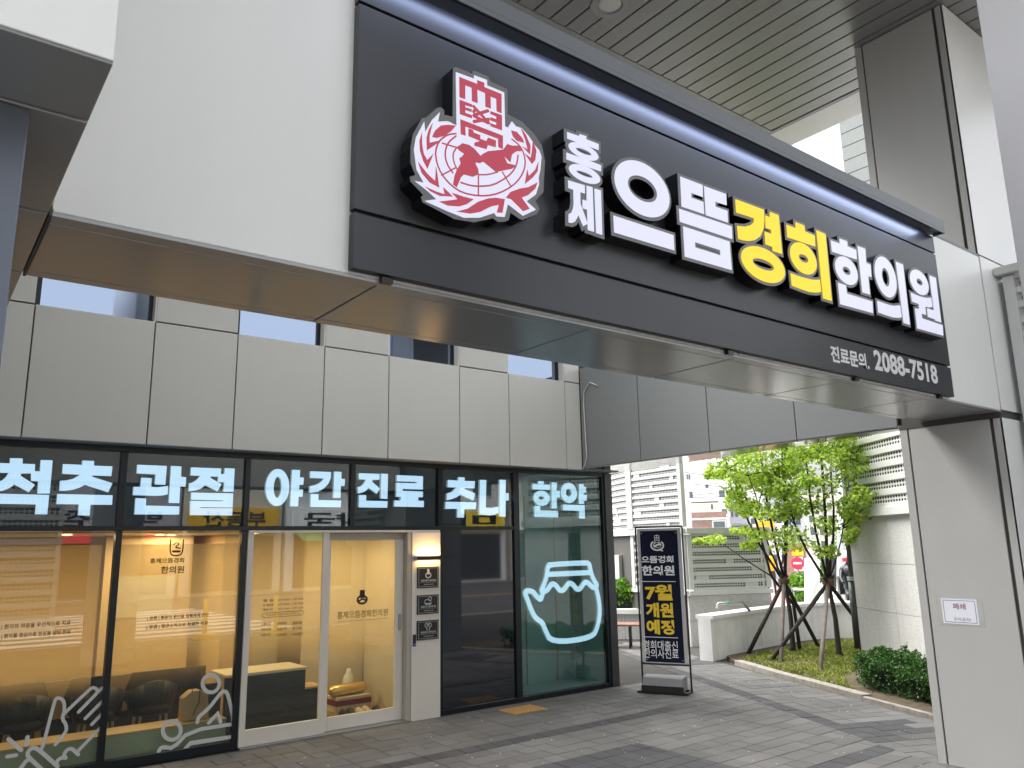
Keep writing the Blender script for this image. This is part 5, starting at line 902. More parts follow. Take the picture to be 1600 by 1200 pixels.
tree('katsura_tree', 'young tree forking low with light green leaves, right of the two near the granite wall', (12.46, 7.52), 1.259, [(-0.532, 0.536, 3.2, 0.035), (0.025, 0.359, 4.4, 0.035), (0.018, -0.14, 4.5, 0.045), (0.517, -0.147, 4.0, 0.035), (0.234, -0.433, 2.9, 0.022)], 5, [((12.173, 7.838, 3.246), 0.297, 0.297, 0.195), ((12.445, 7.764, 3.353), 0.301, 0.301, 0.197), ((12.06, 7.641, 3.23), 0.293, 0.293, 0.192), ((12.287, 7.197, 3.269), 0.276, 0.276, 0.157), ((13.067, 7.624, 3.504), 0.293, 0.293, 0.166), ((12.859, 7.487, 3.47), 0.288, 0.288, 0.164), ((12.37, 7.333, 2.891), 0.213, 0.213, 0.246), ((12.577, 7.4, 2.843), 0.216, 0.216, 0.25), ((12.022, 7.18, 2.962), 0.208, 0.208, 0.239), ((12.001, 7.543, 2.699), 0.21, 0.21, 0.156), ((12.872, 8.077, 2.834), 0.225, 0.225, 0.167), ((12.267, 7.623, 2.809), 0.214, 0.214, 0.159), ((12.938, 7.402, 2.389), 0.119, 0.119, 0.118), ((12.368, 7.114, 2.395), 0.114, 0.114, 0.113), ((12.836, 7.323, 2.382), 0.118, 0.118, 0.117), ((12.048, 7.347, 2.145), 0.177, 0.177, 0.112), ((12.746, 7.613, 2.154), 0.186, 0.186, 0.118), ((12.963, 7.786, 2.153), 0.19, 0.19, 0.12), ((12.402, 7.553, 1.698), 0.215, 0.215, 0.08), ((12.488, 7.543, 1.715), 0.216, 0.216, 0.08), ((12.255, 7.452, 1.701), 0.213, 0.213, 0.079), ((12.222, 7.03, 1.944), 0.104, 0.104, 0.086), ((13.237, 7.535, 1.95), 0.113, 0.113, 0.093), ((13.25, 7.563, 1.961), 0.113, 0.113, 0.093), ((12.47, 7.689, 3.564), 0.317, 0.317, 0.107), ((12.864, 7.572, 3.579), 0.323, 0.323, 0.109), ((12.841, 7.626, 3.608), 0.324, 0.324, 0.109), ((12.324, 6.941, 2.015), 0.056, 0.056, 0.06), ((12.379, 6.958, 2.013), 0.057, 0.057, 0.061), ((12.292, 6.966, 1.965), 0.056, 0.056, 0.06), ((12.306, 7.186, 3.212), 0.13, 0.13, 0.139), ((12.302, 7.031, 3.22), 0.129, 0.129, 0.138), ((13.181, 7.511, 3.326), 0.138, 0.138, 0.148), ((11.334, 8.559, 3.844), 0.35, 0.35, 0.15), ((12.436, 7.545, 3.786), 0.35, 0.35, 0.15), ((13.083, 7.394, 4.206), 0.35, 0.35, 0.15), ((12.672, 8.397, 3.865), 0.35, 0.35, 0.15), ((12.376, 9.094, 4.62), 0.35, 0.35, 0.15), ((12.259, 6.832, 4.015), 0.35, 0.35, 0.15), ((12.22, 8.443, 4.191), 0.35, 0.35, 0.15), ((11.882, 8.085, 4.047), 0.35, 0.35, 0.15)], 6200, (0.022, 0.092))
ls = thing('leaning_stem', 'thin leaning stem reaching up to the left over the planter wall', 'tree stem')
MB().tube([(12.560,8.310,.04), (12.655, 8.419, 0.797), (12.302, 8.583, 1.301), (12.028, 8.624, 2.305), (11.866, 8.845, 3.053)], [.035,.03,.024,.02,.012], 7).build('stem', M_bark, ls, smooth=True)
MB().tube([(12.302, 8.583, 1.301), (11.98, 8.859, 1.584), (11.759, 9.151, 1.869)], [.014,.010,.006], 5).build('side_branch', M_bark, ls, smooth=True)
props('dark tripod of poles around the left young tree', (12.419, 8.412, 1.212), [(11.6, 8.7), (11.185, 7.762), (13.285, 8.383)])
props('tripod of poles around the right young tree, one pole pale', (12.425, 7.571, 1.21), [(11.167, 7.971), (10.839, 6.877), (15.121, 8.414)])

hg = random.Random(4)
def hedge(name, label, poly, z0, z1, n, m, size):
    o = thing(name, label, 'hedge')
    mb = MB(); xs_ = [p[0] for p in poly]; 
    def inside(x, y):
        c = False; N = len(poly)
        for i in range(N):
            x1, y1 = poly[i]; x2, y2 = poly[(i + 1) % N]
            if (y1 > y) != (y2 > y) and x < (x2 - x1) * (y - y1) / (y2 - y1) + x1: c = not c
        return c
    xs_ = [p[0] for p in poly]; ys_ = [p[1] for p in poly]; k = 0
    cx = sum(xs_) / len(xs_); cy = sum(ys_) / len(ys_)
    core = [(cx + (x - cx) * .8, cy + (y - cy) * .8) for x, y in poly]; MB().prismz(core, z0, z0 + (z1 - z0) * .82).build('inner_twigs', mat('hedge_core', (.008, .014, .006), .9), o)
    while k < n:
        x = hg.uniform(min(xs_), max(xs_)); y = hg.uniform(min(ys_), max(ys_))
        if not inside(x, y): continue
        bump_ = .06 * math.sin(x * 9 + y * 5) + .05 * math.sin(y * 13)
        z = z0 + (z1 - z0 + bump_) * (1 - hg.random() ** 2 * (1.0 if hg.random() < .6 else .3))
        leaf_cloud(mb, [((x, y, z), .03, .03, .03)], 2, size, hg, 1.0, .3); k += 1
    stuff(mb.build('foliage', m, o, fixn=False)); return o
hedge('clipped_hedge', 'dark green clipped hedge between the granite wall and the gate column', [(10.38, 6.058), (9.867, 5.65), (9.716, 5.22), (9.488, 4.71), (9.123, 4.064), (10.273, 3.914), (10.638, 4.56), (10.866, 5.069999999999999), (11.017000000000001, 5.5), (11.530000000000001, 5.9079999999999995)], .03, .34, 13000, M_hedge, .036)
hedge('clipped_hedge', 'bright green clipped hedge behind the bench left of the banner', [(10.9, 13.2), (12.55, 11.35), (13.1, 11.8), (11.6, 13.9)], .60, 1.08, 2600, M_bushl, .06)
lw = thing('low_stone_bed', 'dark stone bed edge under the bright hedge left of the banner', 'planter')
stones(lw, (10.8, 13.15), (12.5, 11.25), 0, .5, .8, .5, nrm=(-.74, -.66))
MB().prismz([(10.75,13.1),(12.5,11.15),(12.65,11.3),(10.9,13.25)], .505, .60).build('coping', M_cope, lw)

gr = MB()
rg = random.Random(9)
gp_ = [(11.0, 8.35), (10.3, 7.0), (9.9, 6.1), (9.72, 5.7), (10.5, 6.3), (12.4, 6.9), (14.8, 7.9), (14.4, 8.6), (12.9, 8.75), (11.7, 8.55)]
for _ in range(15000):
    t_ = rg.random(); x = rg.uniform(9.7, 14.9); y = rg.uniform(5.7, 8.8)
    c = False
    for i in range(len(gp_)):
        x1, y1 = gp_[i]; x2, y2 = gp_[(i + 1) % len(gp_)]
        if (y1 > y) != (y2 > y) and x < (x2 - x1) * (y - y1) / (y2 - y1) + x1: c = not c
    dens = .5 + .5 * math.sin(x * 2.3 + 1) * math.sin(y * 3.1) + .3 * math.sin(x * 7 + y * 6)
    if not c or rg.random() > dens + .35: continue
    h = rg.uniform(.02, .05); a = rg.uniform(0, 2 * PI); s = .022
    gr.add([(x - s * math.cos(a), y - s * math.sin(a), .04), (x + s * math.cos(a), y + s * math.sin(a), .04), (x + rg.uniform(-.03, .03), y + rg.uniform(-.03, .03), .045 + h)], [(0, 1, 2)], min(1, max(0, .5 + .35 * math.sin(x * 5) * math.cos(y * 4) + rg.gauss(0, .2))))
tag(gr.build('ground_cover', M_grass, fixn=False), 'low yellow green mossy ground cover in the planting bed', 'grass', kind='stuff')
hr = thing('handrail', 'stainless handrail with a green band against the granite tower', 'handrail')
MB().tube([(11.168, 8.932, 0.806),(11.19, 8.903, 0.88),(11.675, 8.766, 0.88),(11.744, 8.673, 0.731)], .025, 8).build('rail', M_steel, hr, smooth=True)
MB().tube([(11.348, 8.865, 0.88),(11.411, 8.833, 0.881)], .028, 8).build('band', mat('green_band', (.05,.35,.25), .5), hr)
bn_ = thing('bench', 'brown slatted wooden bench half hidden behind the banner stand', 'bench')
bc = Vector((10.75, 11.35)); bt_ = Vector((.66, -.75)).normalized(); bq = Vector((-bt_.y, bt_.x))
for k in range(5): MB().obox(bc + bq * (-.2 + k * .1), bt_, .75, .042, .40, .435).build('slat', M_wood, bn_, fixn=False, bevel=.004)
for s_ in (-.55, .55):
    c = bc + bt_ * s_
    MB().tube([(c.x - bq.x * .2, c.y - bq.y * .2, 0), (c.x - bq.x * .12, c.y - bq.y * .12, .22), (c.x - bq.x * .2, c.y - bq.y * .2, .39)], .022, 8).build('leg', M_black, bn_, smooth=True)
    MB().tube([(c.x + bq.x * .2, c.y + bq.y * .2, 0), (c.x + bq.x * .12, c.y + bq.y * .12, .22), (c.x + bq.x * .2, c.y + bq.y * .2, .39)], .022, 8).build('leg', M_black, bn_, smooth=True)

db = MB(); rdb = random.Random(77)
for _ in range(170):
    x = rdb.uniform(2.5, 10.5); y = rdb.uniform(3.6, 8.0); s_ = rdb.choice((.006, .008, .011)); a0 = rdb.uniform(0, 3)
    if x > 8.6 and y < 5: continue
    db.add([(x + s_ * math.cos(a0 + q * 1.257), y + s_ * math.sin(a0 + q * 1.257), .0022) for q in range(5)] + [(x, y, .004)], [(0, 1, 5), (1, 2, 5), (2, 3, 5), (3, 4, 5), (4, 0, 5)])
tag(db.build('litter_specks', mat('pale_litter', (.6, .6, .55), .8), fixn=False), 'pale specks of litter and petals scattered on the paving', 'litter', kind='stuff')

# ------------------------------------------------------------------ banner stand
bs = thing('banner_stand', 'standing navy banner in a black steel frame with white and yellow Korean lettering', 'banner stand')
b0_, b1_ = Vector((7.87, 7.654)), Vector((8.172, 7.064)); bt = (b1_ - b0_).normalized(); bnn = Vector((-bt.y, bt.x))
BW = (b1_ - b0_).length
def bp(u, v, z): q = b0_ + bt * u + bnn * (.10 + v); return (q.x, q.y, z)
bu0, bu1, bz0, bz1 = 0.041, 0.683, 0.030, 2.121
for u in (bu0, bu1): MB().tube([bp(u, 0, .03), bp(u, 0, bz1)], .014, 6).build('upright', M_black, bs)
zl = 0.352
for z in (bz1, zl): MB().tube([bp(bu0, 0, z), bp(bu1, 0, z)], .014, 6).build('crossbar', M_black, bs)
n0, n1, m0, m1 = 0.105, 0.615, 0.378, 2.068
def bbox(u0, u1, v0, v1, z0, z1, name, m, bev=0):
    q = b0_ + bt * (u0 + u1) / 2 + bnn * (.10 + (v0 + v1) / 2); return MB().obox(q, bt, (u1 - u0) / 2, (v1 - v0) / 2, z0, z1).build(name, m, bs, fixn=False, bevel=bev)
bbox(bu0 + .02, bu1 - .02, -.008, -.004, zl + .02, bz1 - .02, 'backing_sheet', mat('banner_edge', (.55, .55, .54), .5))
bbox(n0, n1, -.012, -.009, m0, m1, 'banner', M_navy)
for u, z in ((n0 + .02, m1 - .03), (n1 - .02, m1 - .03), (n0 + .02, m0 + .03), (n1 - .02, m0 + .03)): 
    q = bp(u, -.013, z); MB().obox((q[0], q[1]), bt, .007, .002, z - .007, z + .007).build('eyelet', M_steel, bs, fixn=False)
text('으뜸경희', bp(0.110, -.0155, 1.643), (bt.x * 0.438, bt.y * 0.438, 0), (0, 0, 0.096), M_bw, bs, 0.036)
text('한의원', bp(0.109, -.0155, 1.479), (bt.x * 0.443, bt.y * 0.443, 0), (0, 0, 0.132), M_bw, bs, 0.036)
text('7월', bp(0.139, -.0155, 1.159), (bt.x * 0.368, bt.y * 0.368, 0), (0, 0, 0.205), M_by, bs, 0.04)
text('개원', bp(0.136, -.0155, 0.940), (bt.x * 0.371, bt.y * 0.371, 0), (0, 0, 0.189), M_by, bs, 0.04)
text('예정', bp(0.134, -.0155, 0.726), (bt.x * 0.373, bt.y * 0.373, 0), (0, 0, 0.187), M_by, bs, 0.04)
text('경희대출신', bp(0.080, -.0155, 0.534), (bt.x * 0.459, bt.y * 0.459, 0), (0, 0, 0.114), M_bw, bs, 0.008)
text('한의사진료', bp(0.081, -.0155, 0.426), (bt.x * 0.462, bt.y * 0.462, 0), (0, 0, 0.116), M_bw, bs, 0.008)
bbox(0.093, 0.560, -.0165, -.0135, 1.399, 1.407, 'rule', M_bw)
bbox(0.086, 0.547, -.0165, -.0135, 0.686, 0.694, 'rule', M_bw)
eu, ez = 0.337, 1.894
mb = MB(); P3 = lambda u, z, v: bp(eu + u, v, ez + z)
def strip3(pts, wd, v):
    L = []; R_ = []
    for i in range(len(pts)):
        a = Vector(pts[max(i - 1, 0)]); b = Vector(pts[min(i + 1, len(pts) - 1)]); t_ = (b - a).normalized(); nn = Vector((-t_.y, t_.x)) * wd / 2; p = Vector(pts[i]); L.append(p + nn); R_.append(p - nn)
    N = len(pts); mb.add([P3(q.x, q.y, v) for q in L] + [P3(q.x, q.y, v) for q in R_], [(i, i + 1, N + i + 1, N + i) for i in range(N - 1)])
strip3([(.085 * math.cos(a * .26 + 2.2), -.02 + .062 * math.sin(a * .26 + 2.2)) for a in range(20)], .02, -.0145)
strip3([(.055 * math.cos(a * .3), -.015 + .035 * math.sin(a * .3)) for a in range(22)], .007, -.0147)
strip3([(-.05, -.03), (-.01, -.02), (.02, -.005), (.05, -.01)], .024, -.0149)
strip3([(.02, -.07), (.075, -.095)], .014, -.0151); strip3([(-.03, .0), (-.03, .115)], .008, -.015); strip3([(.03, .0), (.03, .115)], .008, -.015)
for k in range(4): strip3([(-.03, .02 + k * .03), (.03, .02 + k * .03)], .008, -.0152)
strip3([(0, .06), (0, .125)], .008, -.0153)
mb.build('crest', M_bw, bs, fixn=False)
bbox(.0, BW, -.13, -.10, .0, .03, 'base_bar', M_black, .004); bbox(.0, BW, .14, .17, .0, .03, 'base_bar', M_black, .004)
for u in (.012, BW - .012): bbox(u - .012, u + .012, -.1, .14, .002, .028, 'base_side', M_black)
tank = MB(); a0 = .07; a1 = BW - .05
sec = [(-.15, .035), (-.15, .10), (-.10, .205), (.06, .215), (.10, .20), (.10, .035)]
tank.add([bp(a0, v - .0, z) for v, z in sec] + [bp(a1, v - .0, z) for v, z in sec], [tuple(range(6)), tuple(range(11, 5, -1))] + [(i, i + 6, (i + 1) % 6 + 6, (i + 1) % 6) for i in range(6)])
tank.build('water_tank', mat('tank_plastic', (.16, .165, .17), .28), bs, bevel=.012)
bbox(a0 - .004, a1 + .004, -.156, -.152, .03, .105, 'tank_band', M_black)


# ------------------------------------------------------------------ background beyond the passage
M_farglass = mat('far_glass', (.10, .13, .14), .15); M_apt = mat('apartment_white', (.66, .67, .68), .7, noise=.05); M_brick = mat('brick_far', (.26, .17, .14), .85, noise=.25, nscale=6); M_cream = mat('cream_wall', (.55, .52, .45), .7)
M_aptg = mat('apartment_grey', (.36, .37, .40), .6); M_sy = mat('sign_yellow', (.8, .45, .01), .5); M_sr = mat('sign_red', (.6, .02, .06), .5); M_pink = mat('pink_sheet', (.6, .22, .22), .6)
def BG(name, label, a, b, zt, depth, m):
    t = thing(name, label, 'building'); a = Vector(a); b = Vector(b); u = (b - a).normalized(); n = Vector((u.y, -u.x))
    if n.dot(a) > 0: n = -n
    t['ax'] = 0; t_ = (a, u, n); BG.cur[t.name] = t_
    c = (a + b) / 2 - n * depth / 2; MB().obox(c, u, (b - a).length / 2, depth / 2, 0, zt).build('wall', m, t, fixn=False); del t['ax']; return t
BG.cur = {}
def W(t, u0, u1, z0, z1, m, nm='window'):
    a, u, n = BG.cur[t.name]; c = a + u * (u0 + u1) / 2 + n * .03
    if nm == 'window' and u1 - u0 > .15 and z1 - z0 > .2:
        o = MB().obox(c, u, (u1 - u0) / 2 + .05, .03, z0 - .05, z1 + .05).build('window', M_apt, t, fixn=False); c = c + n * .035; MB().obox(c, u, (u1 - u0) / 2, .012, z0, z1).build('pane', m, o, fixn=False)
    else: MB().obox(c, u, (u1 - u0) / 2, .05, z0, z1).build(nm, m, t, fixn=False)
bk = BG('apartment_block', 'tall white apartment block beyond the screens with small windows', (34.758, 30.131), (37.282, 26.945), 17.80, 6.0, M_apt)
W(bk, 0.68, 0.75, 5.43, 5.72, M_farglass, 'window')
W(bk, 0.81, 0.88, 5.43, 5.72, M_farglass, 'window')
W(bk, 1.68, 1.85, 4.89, 5.11, M_farglass, 'window')
W(bk, 0.77, 0.96, 4.38, 4.74, M_farglass, 'window')
W(bk, 2.40, 2.71, 4.37, 4.76, M_farglass, 'window')
W(bk, 2.47, 2.78, 3.44, 3.73, M_farglass, 'window')
W(bk, 1.40, 1.61, 9.02, 9.39, M_farglass, 'window')
W(bk, 2.43, 2.71, 8.88, 9.33, M_farglass, 'window')
W(bk, 1.40, 1.61, 7.22, 7.55, M_farglass, 'window')
a, u, n = BG.cur[bk.name]
text('아', (35.749, 28.63, 5.638), (0.152, -0.191, 0), (0, 0, 0.288), M_black, bk, .0)
text('파', (35.766, 28.608, 6.07), (0.153, -0.192, 0), (0, 0, 0.289), M_black, bk, .0)
text('트', (35.784, 28.585, 6.504), (0.153, -0.192, 0), (0, 0, 0.289), M_black, bk, .0)
bk = BG('apartment_block', 'lower white block with enclosed grey balconies behind the tree', (31.768, 24.306), (32.757, 22.956), 4.78, 6.0, M_apt)
W(bk, 0.06, 0.92, 4.08, 4.33, M_aptg, 'balcony_panel')
W(bk, 0.06, 0.92, 3.47, 3.71, M_aptg, 'balcony_panel')
W(bk, 0.06, 0.92, 2.86, 3.10, M_aptg, 'balcony_panel')
W(bk, 0.12, 0.24, 3.08, 3.57, M_farglass, 'window')
W(bk, 0.33, 0.47, 3.08, 3.56, M_farglass, 'window')
W(bk, 0.56, 0.92, 3.13, 3.55, M_farglass, 'window')
W(bk, 0.09, 0.92, 2.77, 3.07, M_aptg, 'balcony_panel')
W(bk, 0.12, 0.92, 2.53, 2.68, M_farglass, 'window')
W(bk, 1.03, 1.27, 2.57, 2.99, M_farglass, 'window')
W(bk, 1.44, 1.62, 2.83, 3.13, M_farglass, 'window')
bk = BG('brick_house', 'low brick house with a walled roof terrace beyond the perforated wall', (26.077, 21.817), (26.957, 20.72), 2.82, 6.0, M_brick)
W(bk, 0.00, 1.41, 2.90, 3.14, M_brick, 'terrace_wall')
W(bk, 0.00, 1.41, 2.82, 2.90, M_apt, 'ledge')
W(bk, 0.03, 1.10, 3.17, 3.54, M_cream, 'roof_room')
W(bk, 0.03, 1.13, 3.52, 3.57, M_black, 'roof_edge')
W(bk, 0.82, 0.90, 3.24, 3.45, M_farglass, 'window')
W(bk, 0.87, 1.33, 2.35, 2.74, M_farglass, 'window')
bk = BG('apartment_block', 'pale building with many windows behind the two trees', (42.541, 29.905), (43.902, 27.867), 5.86, 6.0, M_apt)
W(bk, 0.19, 0.49, 4.79, 5.26, M_farglass, 'window')
W(bk, 0.19, 0.49, 3.84, 4.32, M_farglass, 'window')
W(bk, 0.19, 0.49, 2.91, 3.37, M_farglass, 'window')
W(bk, 0.19, 0.49, 1.97, 2.44, M_farglass, 'window')
W(bk, 0.75, 1.05, 4.77, 5.24, M_farglass, 'window')
W(bk, 0.75, 1.05, 3.83, 4.30, M_farglass, 'window')
W(bk, 0.75, 1.05, 2.89, 3.36, M_farglass, 'window')
W(bk, 0.75, 1.05, 1.96, 2.43, M_farglass, 'window')
W(bk, 1.31, 1.61, 4.75, 5.22, M_farglass, 'window')
W(bk, 1.31, 1.61, 3.81, 4.28, M_farglass, 'window')
W(bk, 1.31, 1.61, 2.88, 3.34, M_farglass, 'window')
W(bk, 1.31, 1.61, 1.95, 2.41, M_farglass, 'window')
W(bk, 1.86, 2.16, 4.72, 5.20, M_farglass, 'window')
W(bk, 1.86, 2.16, 3.79, 4.26, M_farglass, 'window')
W(bk, 1.86, 2.16, 2.86, 3.33, M_farglass, 'window')
W(bk, 1.86, 2.16, 1.94, 2.40, M_farglass, 'window')
bk = BG('apartment_block', 'cream building at the right beyond the trees', (50.657, 32.154), (52.426, 29.18), 5.16, 6.0, M_cream)
W(bk, 0.25, 0.55, 4.05, 4.54, M_farglass, 'window')
W(bk, 0.25, 0.55, 3.16, 3.65, M_farglass, 'window')
W(bk, 0.25, 0.55, 2.28, 2.77, M_farglass, 'window')
W(bk, 0.25, 0.55, 1.40, 1.89, M_farglass, 'window')
W(bk, 0.88, 1.17, 4.03, 4.52, M_farglass, 'window')
W(bk, 0.88, 1.17, 3.15, 3.63, M_farglass, 'window')
W(bk, 0.88, 1.17, 2.27, 2.75, M_farglass, 'window')
W(bk, 0.88, 1.17, 1.39, 1.87, M_farglass, 'window')
W(bk, 1.50, 1.79, 4.01, 4.50, M_farglass, 'window')
W(bk, 1.50, 1.79, 3.13, 3.61, M_farglass, 'window')
W(bk, 1.50, 1.79, 2.25, 2.74, M_farglass, 'window')
W(bk, 1.50, 1.79, 1.38, 1.86, M_farglass, 'window')
W(bk, 2.12, 2.41, 3.99, 4.47, M_farglass, 'window')
W(bk, 2.12, 2.41, 3.11, 3.59, M_farglass, 'window')
W(bk, 2.12, 2.41, 2.24, 2.72, M_farglass, 'window')
W(bk, 2.12, 2.41, 1.37, 1.85, M_farglass, 'window')
W(bk, 2.73, 3.02, 3.97, 4.45, M_farglass, 'window')
W(bk, 2.73, 3.02, 3.10, 3.58, M_farglass, 'window')
W(bk, 2.73, 3.02, 2.23, 2.71, M_farglass, 'window')
W(bk, 2.73, 3.02, 1.36, 1.84, M_farglass, 'window')
bk = BG('corner_shop', 'white corner shop with a yellow sign board over the planter wall', (29.177, 21.088), (29.978, 19.934), 2.65, 4.0, M_apt)
W(bk, 0.18, 0.89, 2.49, 2.76, M_sy, 'sign_board')
W(bk, 0.66, 0.91, 1.10, 1.36, M_farglass, 'window')
W(bk, 0.21, 1.35, 0.33, 0.59, M_aptg, 'shutter')
bk = BG('orange_shop', 'shop front with orange and red panels half hidden by the trunks', (26.571, 17.833), (26.969, 17.225), 1.79, 3.0, M_brick)
W(bk, 0.23, 0.64, 1.36, 1.60, M_sy, 'sign_board')
W(bk, 0.32, 0.55, 0.85, 1.27, M_farglass, 'window')
t = thing('concrete_pole', 'wide pale concrete pole between the two tree trunks', 'pole')
MB().tube([(16.852, 10.771, 0.025), (16.922, 10.660, 1.487)], 0.170, 12).build('shaft', M_cope, t, smooth=True)
t = thing('utility_pole', 'brown grey utility pole behind the right tree', 'pole')
MB().tube([(20.635, 12.256, 0.000), (20.830, 11.921, 3.727)], 0.140, 12).build('shaft', M_aptg, t, smooth=True)
t = thing('street_sign', 'brown direction sign in a pale frame on the utility pole', 'sign')
q0, q1 = Vector((18.071, 10.698)), Vector((18.253, 10.384)); u = (q1 - q0).normalized(); c = (q0 + q1) / 2
MB().obox(c, u, (q1 - q0).length / 2, .04, 0.889, 1.159).build('frame', M_apt, t, fixn=False)
MB().obox(c + Vector((u.y, -u.x)) * -.05 + u * .08, u, (q1 - q0).length / 2 - .12, .01, 0.919, 1.129).build('board', mat('sign_brown', (.3, .10, .06), .5), t, fixn=False)
MB().tube([(c.x, c.y, 0), (c.x, c.y, 0.889)], .05, 8).build('post', M_aptg, t)
t = thing('stop_sign', 'round red traffic sign seen between the tree trunks', 'sign')
dv = Vector((21.766, 14.222)).normalized()
mb = MB(); cc = Vector((21.766, 14.222, 1.236)); uu = Vector((dv.y, -dv.x, 0))
mb.add([tuple(cc + uu * (.19 * math.cos(k * PI / 8)) + Vector((0, 0, .19 * math.sin(k * PI / 8)))) for k in range(16)] + [tuple(cc + Vector((dv.x, dv.y, 0)) * .02 + uu * (.19 * math.cos(k * PI / 8)) + Vector((0, 0, .19 * math.sin(k * PI / 8)))) for k in range(16)], [tuple(range(16)), tuple(range(31, 15, -1))] + [(k, (k + 1) % 16, (k + 1) % 16 + 16, k + 16) for k in range(16)]); mb.build('disc', M_sr, t)
MB().tube([(cc.x + dv.x * .05, cc.y + dv.y * .05, 0), (cc.x + dv.x * .05, cc.y + dv.y * .05, cc.z)], .03, 8).build('post', M_aptg, t)
MB().obox((cc.x - dv.x * .012, cc.y - dv.y * .012), (uu.x, uu.y), .12, .004, cc.z - .03, cc.z + .03).build('bar', M_apt, t, fixn=False)
t = thing('shrub', 'rounded dark green shrub beyond the planter wall', 'shrub')
mb = MB(); leaf_cloud(mb, [((21.792, 14.182, 0.519), 0.45, 0.45, 0.45)], 1500, .11, rg, 1, .3); stuff(mb.build('foliage', M_bushl, t, fixn=False)); MB().tube([(21.79, 14.18, 0), (21.79, 14.18, 0.52)], .05, 6).build('stem', M_bark, t)
t = thing('shrub', 'small round shrub beside the street sign post', 'shrub')
mb = MB(); leaf_cloud(mb, [((26.042, 14.893, 0.266), 0.30, 0.30, 0.35)], 600, .11, rg, 1, .3); stuff(mb.build('foliage', M_bushl, t, fixn=False)); MB().tube([(26.04, 14.89, 0), (26.04, 14.89, 0.27)], .05, 6).build('stem', M_bark, t)
t = thing('shrub', 'pale green shrub behind the concrete pole', 'shrub')
mb = MB(); leaf_cloud(mb, [((28.984, 17.774, 0.777), 0.70, 0.70, 0.50)], 900, .11, rg, 1, .3); stuff(mb.build('foliage', M_bushl, t, fixn=False)); MB().tube([(28.98, 17.77, 0), (28.98, 17.77, 0.78)], .05, 6).build('stem', M_bark, t)
t = thing('shrub', 'yellow green roadside shrubs behind the sign', 'shrub')
mb = MB(); leaf_cloud(mb, [((34.766, 19.782, 1.715), 0.80, 0.80, 1.40)], 1500, .11, rg, 1, .3); stuff(mb.build('foliage', M_bushl, t, fixn=False)); MB().tube([(34.77, 19.78, 0), (34.77, 19.78, 1.72)], .05, 6).build('stem', M_bark, t)
struct(MB().prismz([(15.5, 8.2), (13.8, 9.9), (30, 32), (60, 40), (60, 20), (17, 5)], -.012, -.008).build('path', M_cope))
struct(MB().prismz([(22, 13.8), (21, 15.0), (27, 20.5), (29, 19)], -.004, .0).build('pink_pavement', M_pink))
fc = thing('street_railing', 'low steel railing along the pavement behind the planter wall', 'railing')
ra, rb = Vector((17.491, 11.622)), Vector((17.376, 9.904))
for z in (.35, .75): MB().tube([(ra.x, ra.y, z), (rb.x, rb.y, z)], .025, 6).build('rail', M_steel, fc)
for k in range(5):
    p = ra.lerp(rb, k / 4); MB().tube([(p.x, p.y, 0), (p.x, p.y, .8)], .03, 6).build('post', M_steel, fc)
def person(label, x, y, h, yaw, top, bottom, stride=.12, sit=False):
    t = thing('person', label, 'person'); k = h / 1.75; ca, sa = math.cos(yaw), math.sin(yaw)
    J = [(0, 0, .95), (0, 0, 1.2), (0, .0, 1.45), (0, .01, 1.55), (0, .02, 1.68), (.10, 0, .9), (.11, stride, .5), (.11, stride * 1.0 - .08, .06), (-.10, 0, .9), (-.11, -stride * .3, .5), (-.11, -stride - .05, .08), (.20, 0, 1.40), (.25, -.03, 1.12), (.24, .08, .88), (-.20, 0, 1.40), (-.25, .03, 1.12), (-.24, .12, .90), (.11, stride + .08, .04), (-.11, -stride + .1, .04)]
    if sit: J[6] = (.13, .38, .86); J[7] = (.13, .40, .42); J[9] = (-.13, .38, .86); J[10] = (-.13, .40, .42); J[17] = (.13, .52, .40); J[18] = (-.13, .52, .40); J[12] = (.25, .2, 1.2); J[13] = (.22, .42, 1.1); J[15] = (-.25, .2, 1.2); J[16] = (-.22, .42, 1.1)
    Ed = [(0, 1), (1, 2), (2, 3), (3, 4), (0, 5), (5, 6), (6, 7), (7, 17), (0, 8), (8, 9), (9, 10), (10, 18), (2, 11), (11, 12), (12, 13), (2, 14), (14, 15), (15, 16)]
    Rd = [.15, .14, .15, .055, .10, .09, .062, .045, .09, .062, .045, .06, .045, .035, .06, .045, .035, .035, .035]
    me = bpy.data.meshes.new('body'); me.from_pydata([(x + (a * ca - b * sa) * k, y + (a * sa + b * ca) * k, c * k) for a, b, c in J], Ed, []); me.materials.append(bottom)
    o = bpy.data.objects.new('body', me); C.objects.link(o); o.parent = t
    o.modifiers.new('skin', 'SKIN').use_smooth_shade = True
    for v, r in zip(me.skin_vertices[0].data, Rd): v.radius = (r * k, r * k)
    me.skin_vertices[0].data[0].use_root = True; s_ = o.modifiers.new('sub', 'SUBSURF'); s_.levels = 1; s_.render_levels = 1
    MB().lathe([(.12, 0), (.17, .02), (.18, .3), (.19, .45), (.10, .52), (.06, .54)], 14, (x, y, .93 * k)).build('jacket', top, t, smooth=True)
    MB().lathe([(.001, -.02), (.07, .0), (.095, .08), (.08, .16), (.001, .2)], 12, (x, y, 1.60 * k)).build('hair', M_black, t, smooth=True)
    return t
person('person walking in dark clothes behind the right tree', 22.27, 13.42, 1.7, .9, M_idark, M_idark)
person('person in a yellow jacket near the corner shop', 24.60, 17.17, 1.65, 2.1, M_sy, M_idark)
person('person in a white shirt standing between the tree trunks', 28.21, 18.98, 1.7, .3, M_apt, M_idark)
sx0, sy0 = 16.47, 9.48
person('scooter rider in black sitting near the granite wall', sx0, sy0, 1.6, 2.2, M_idark, M_idark, sit=True)
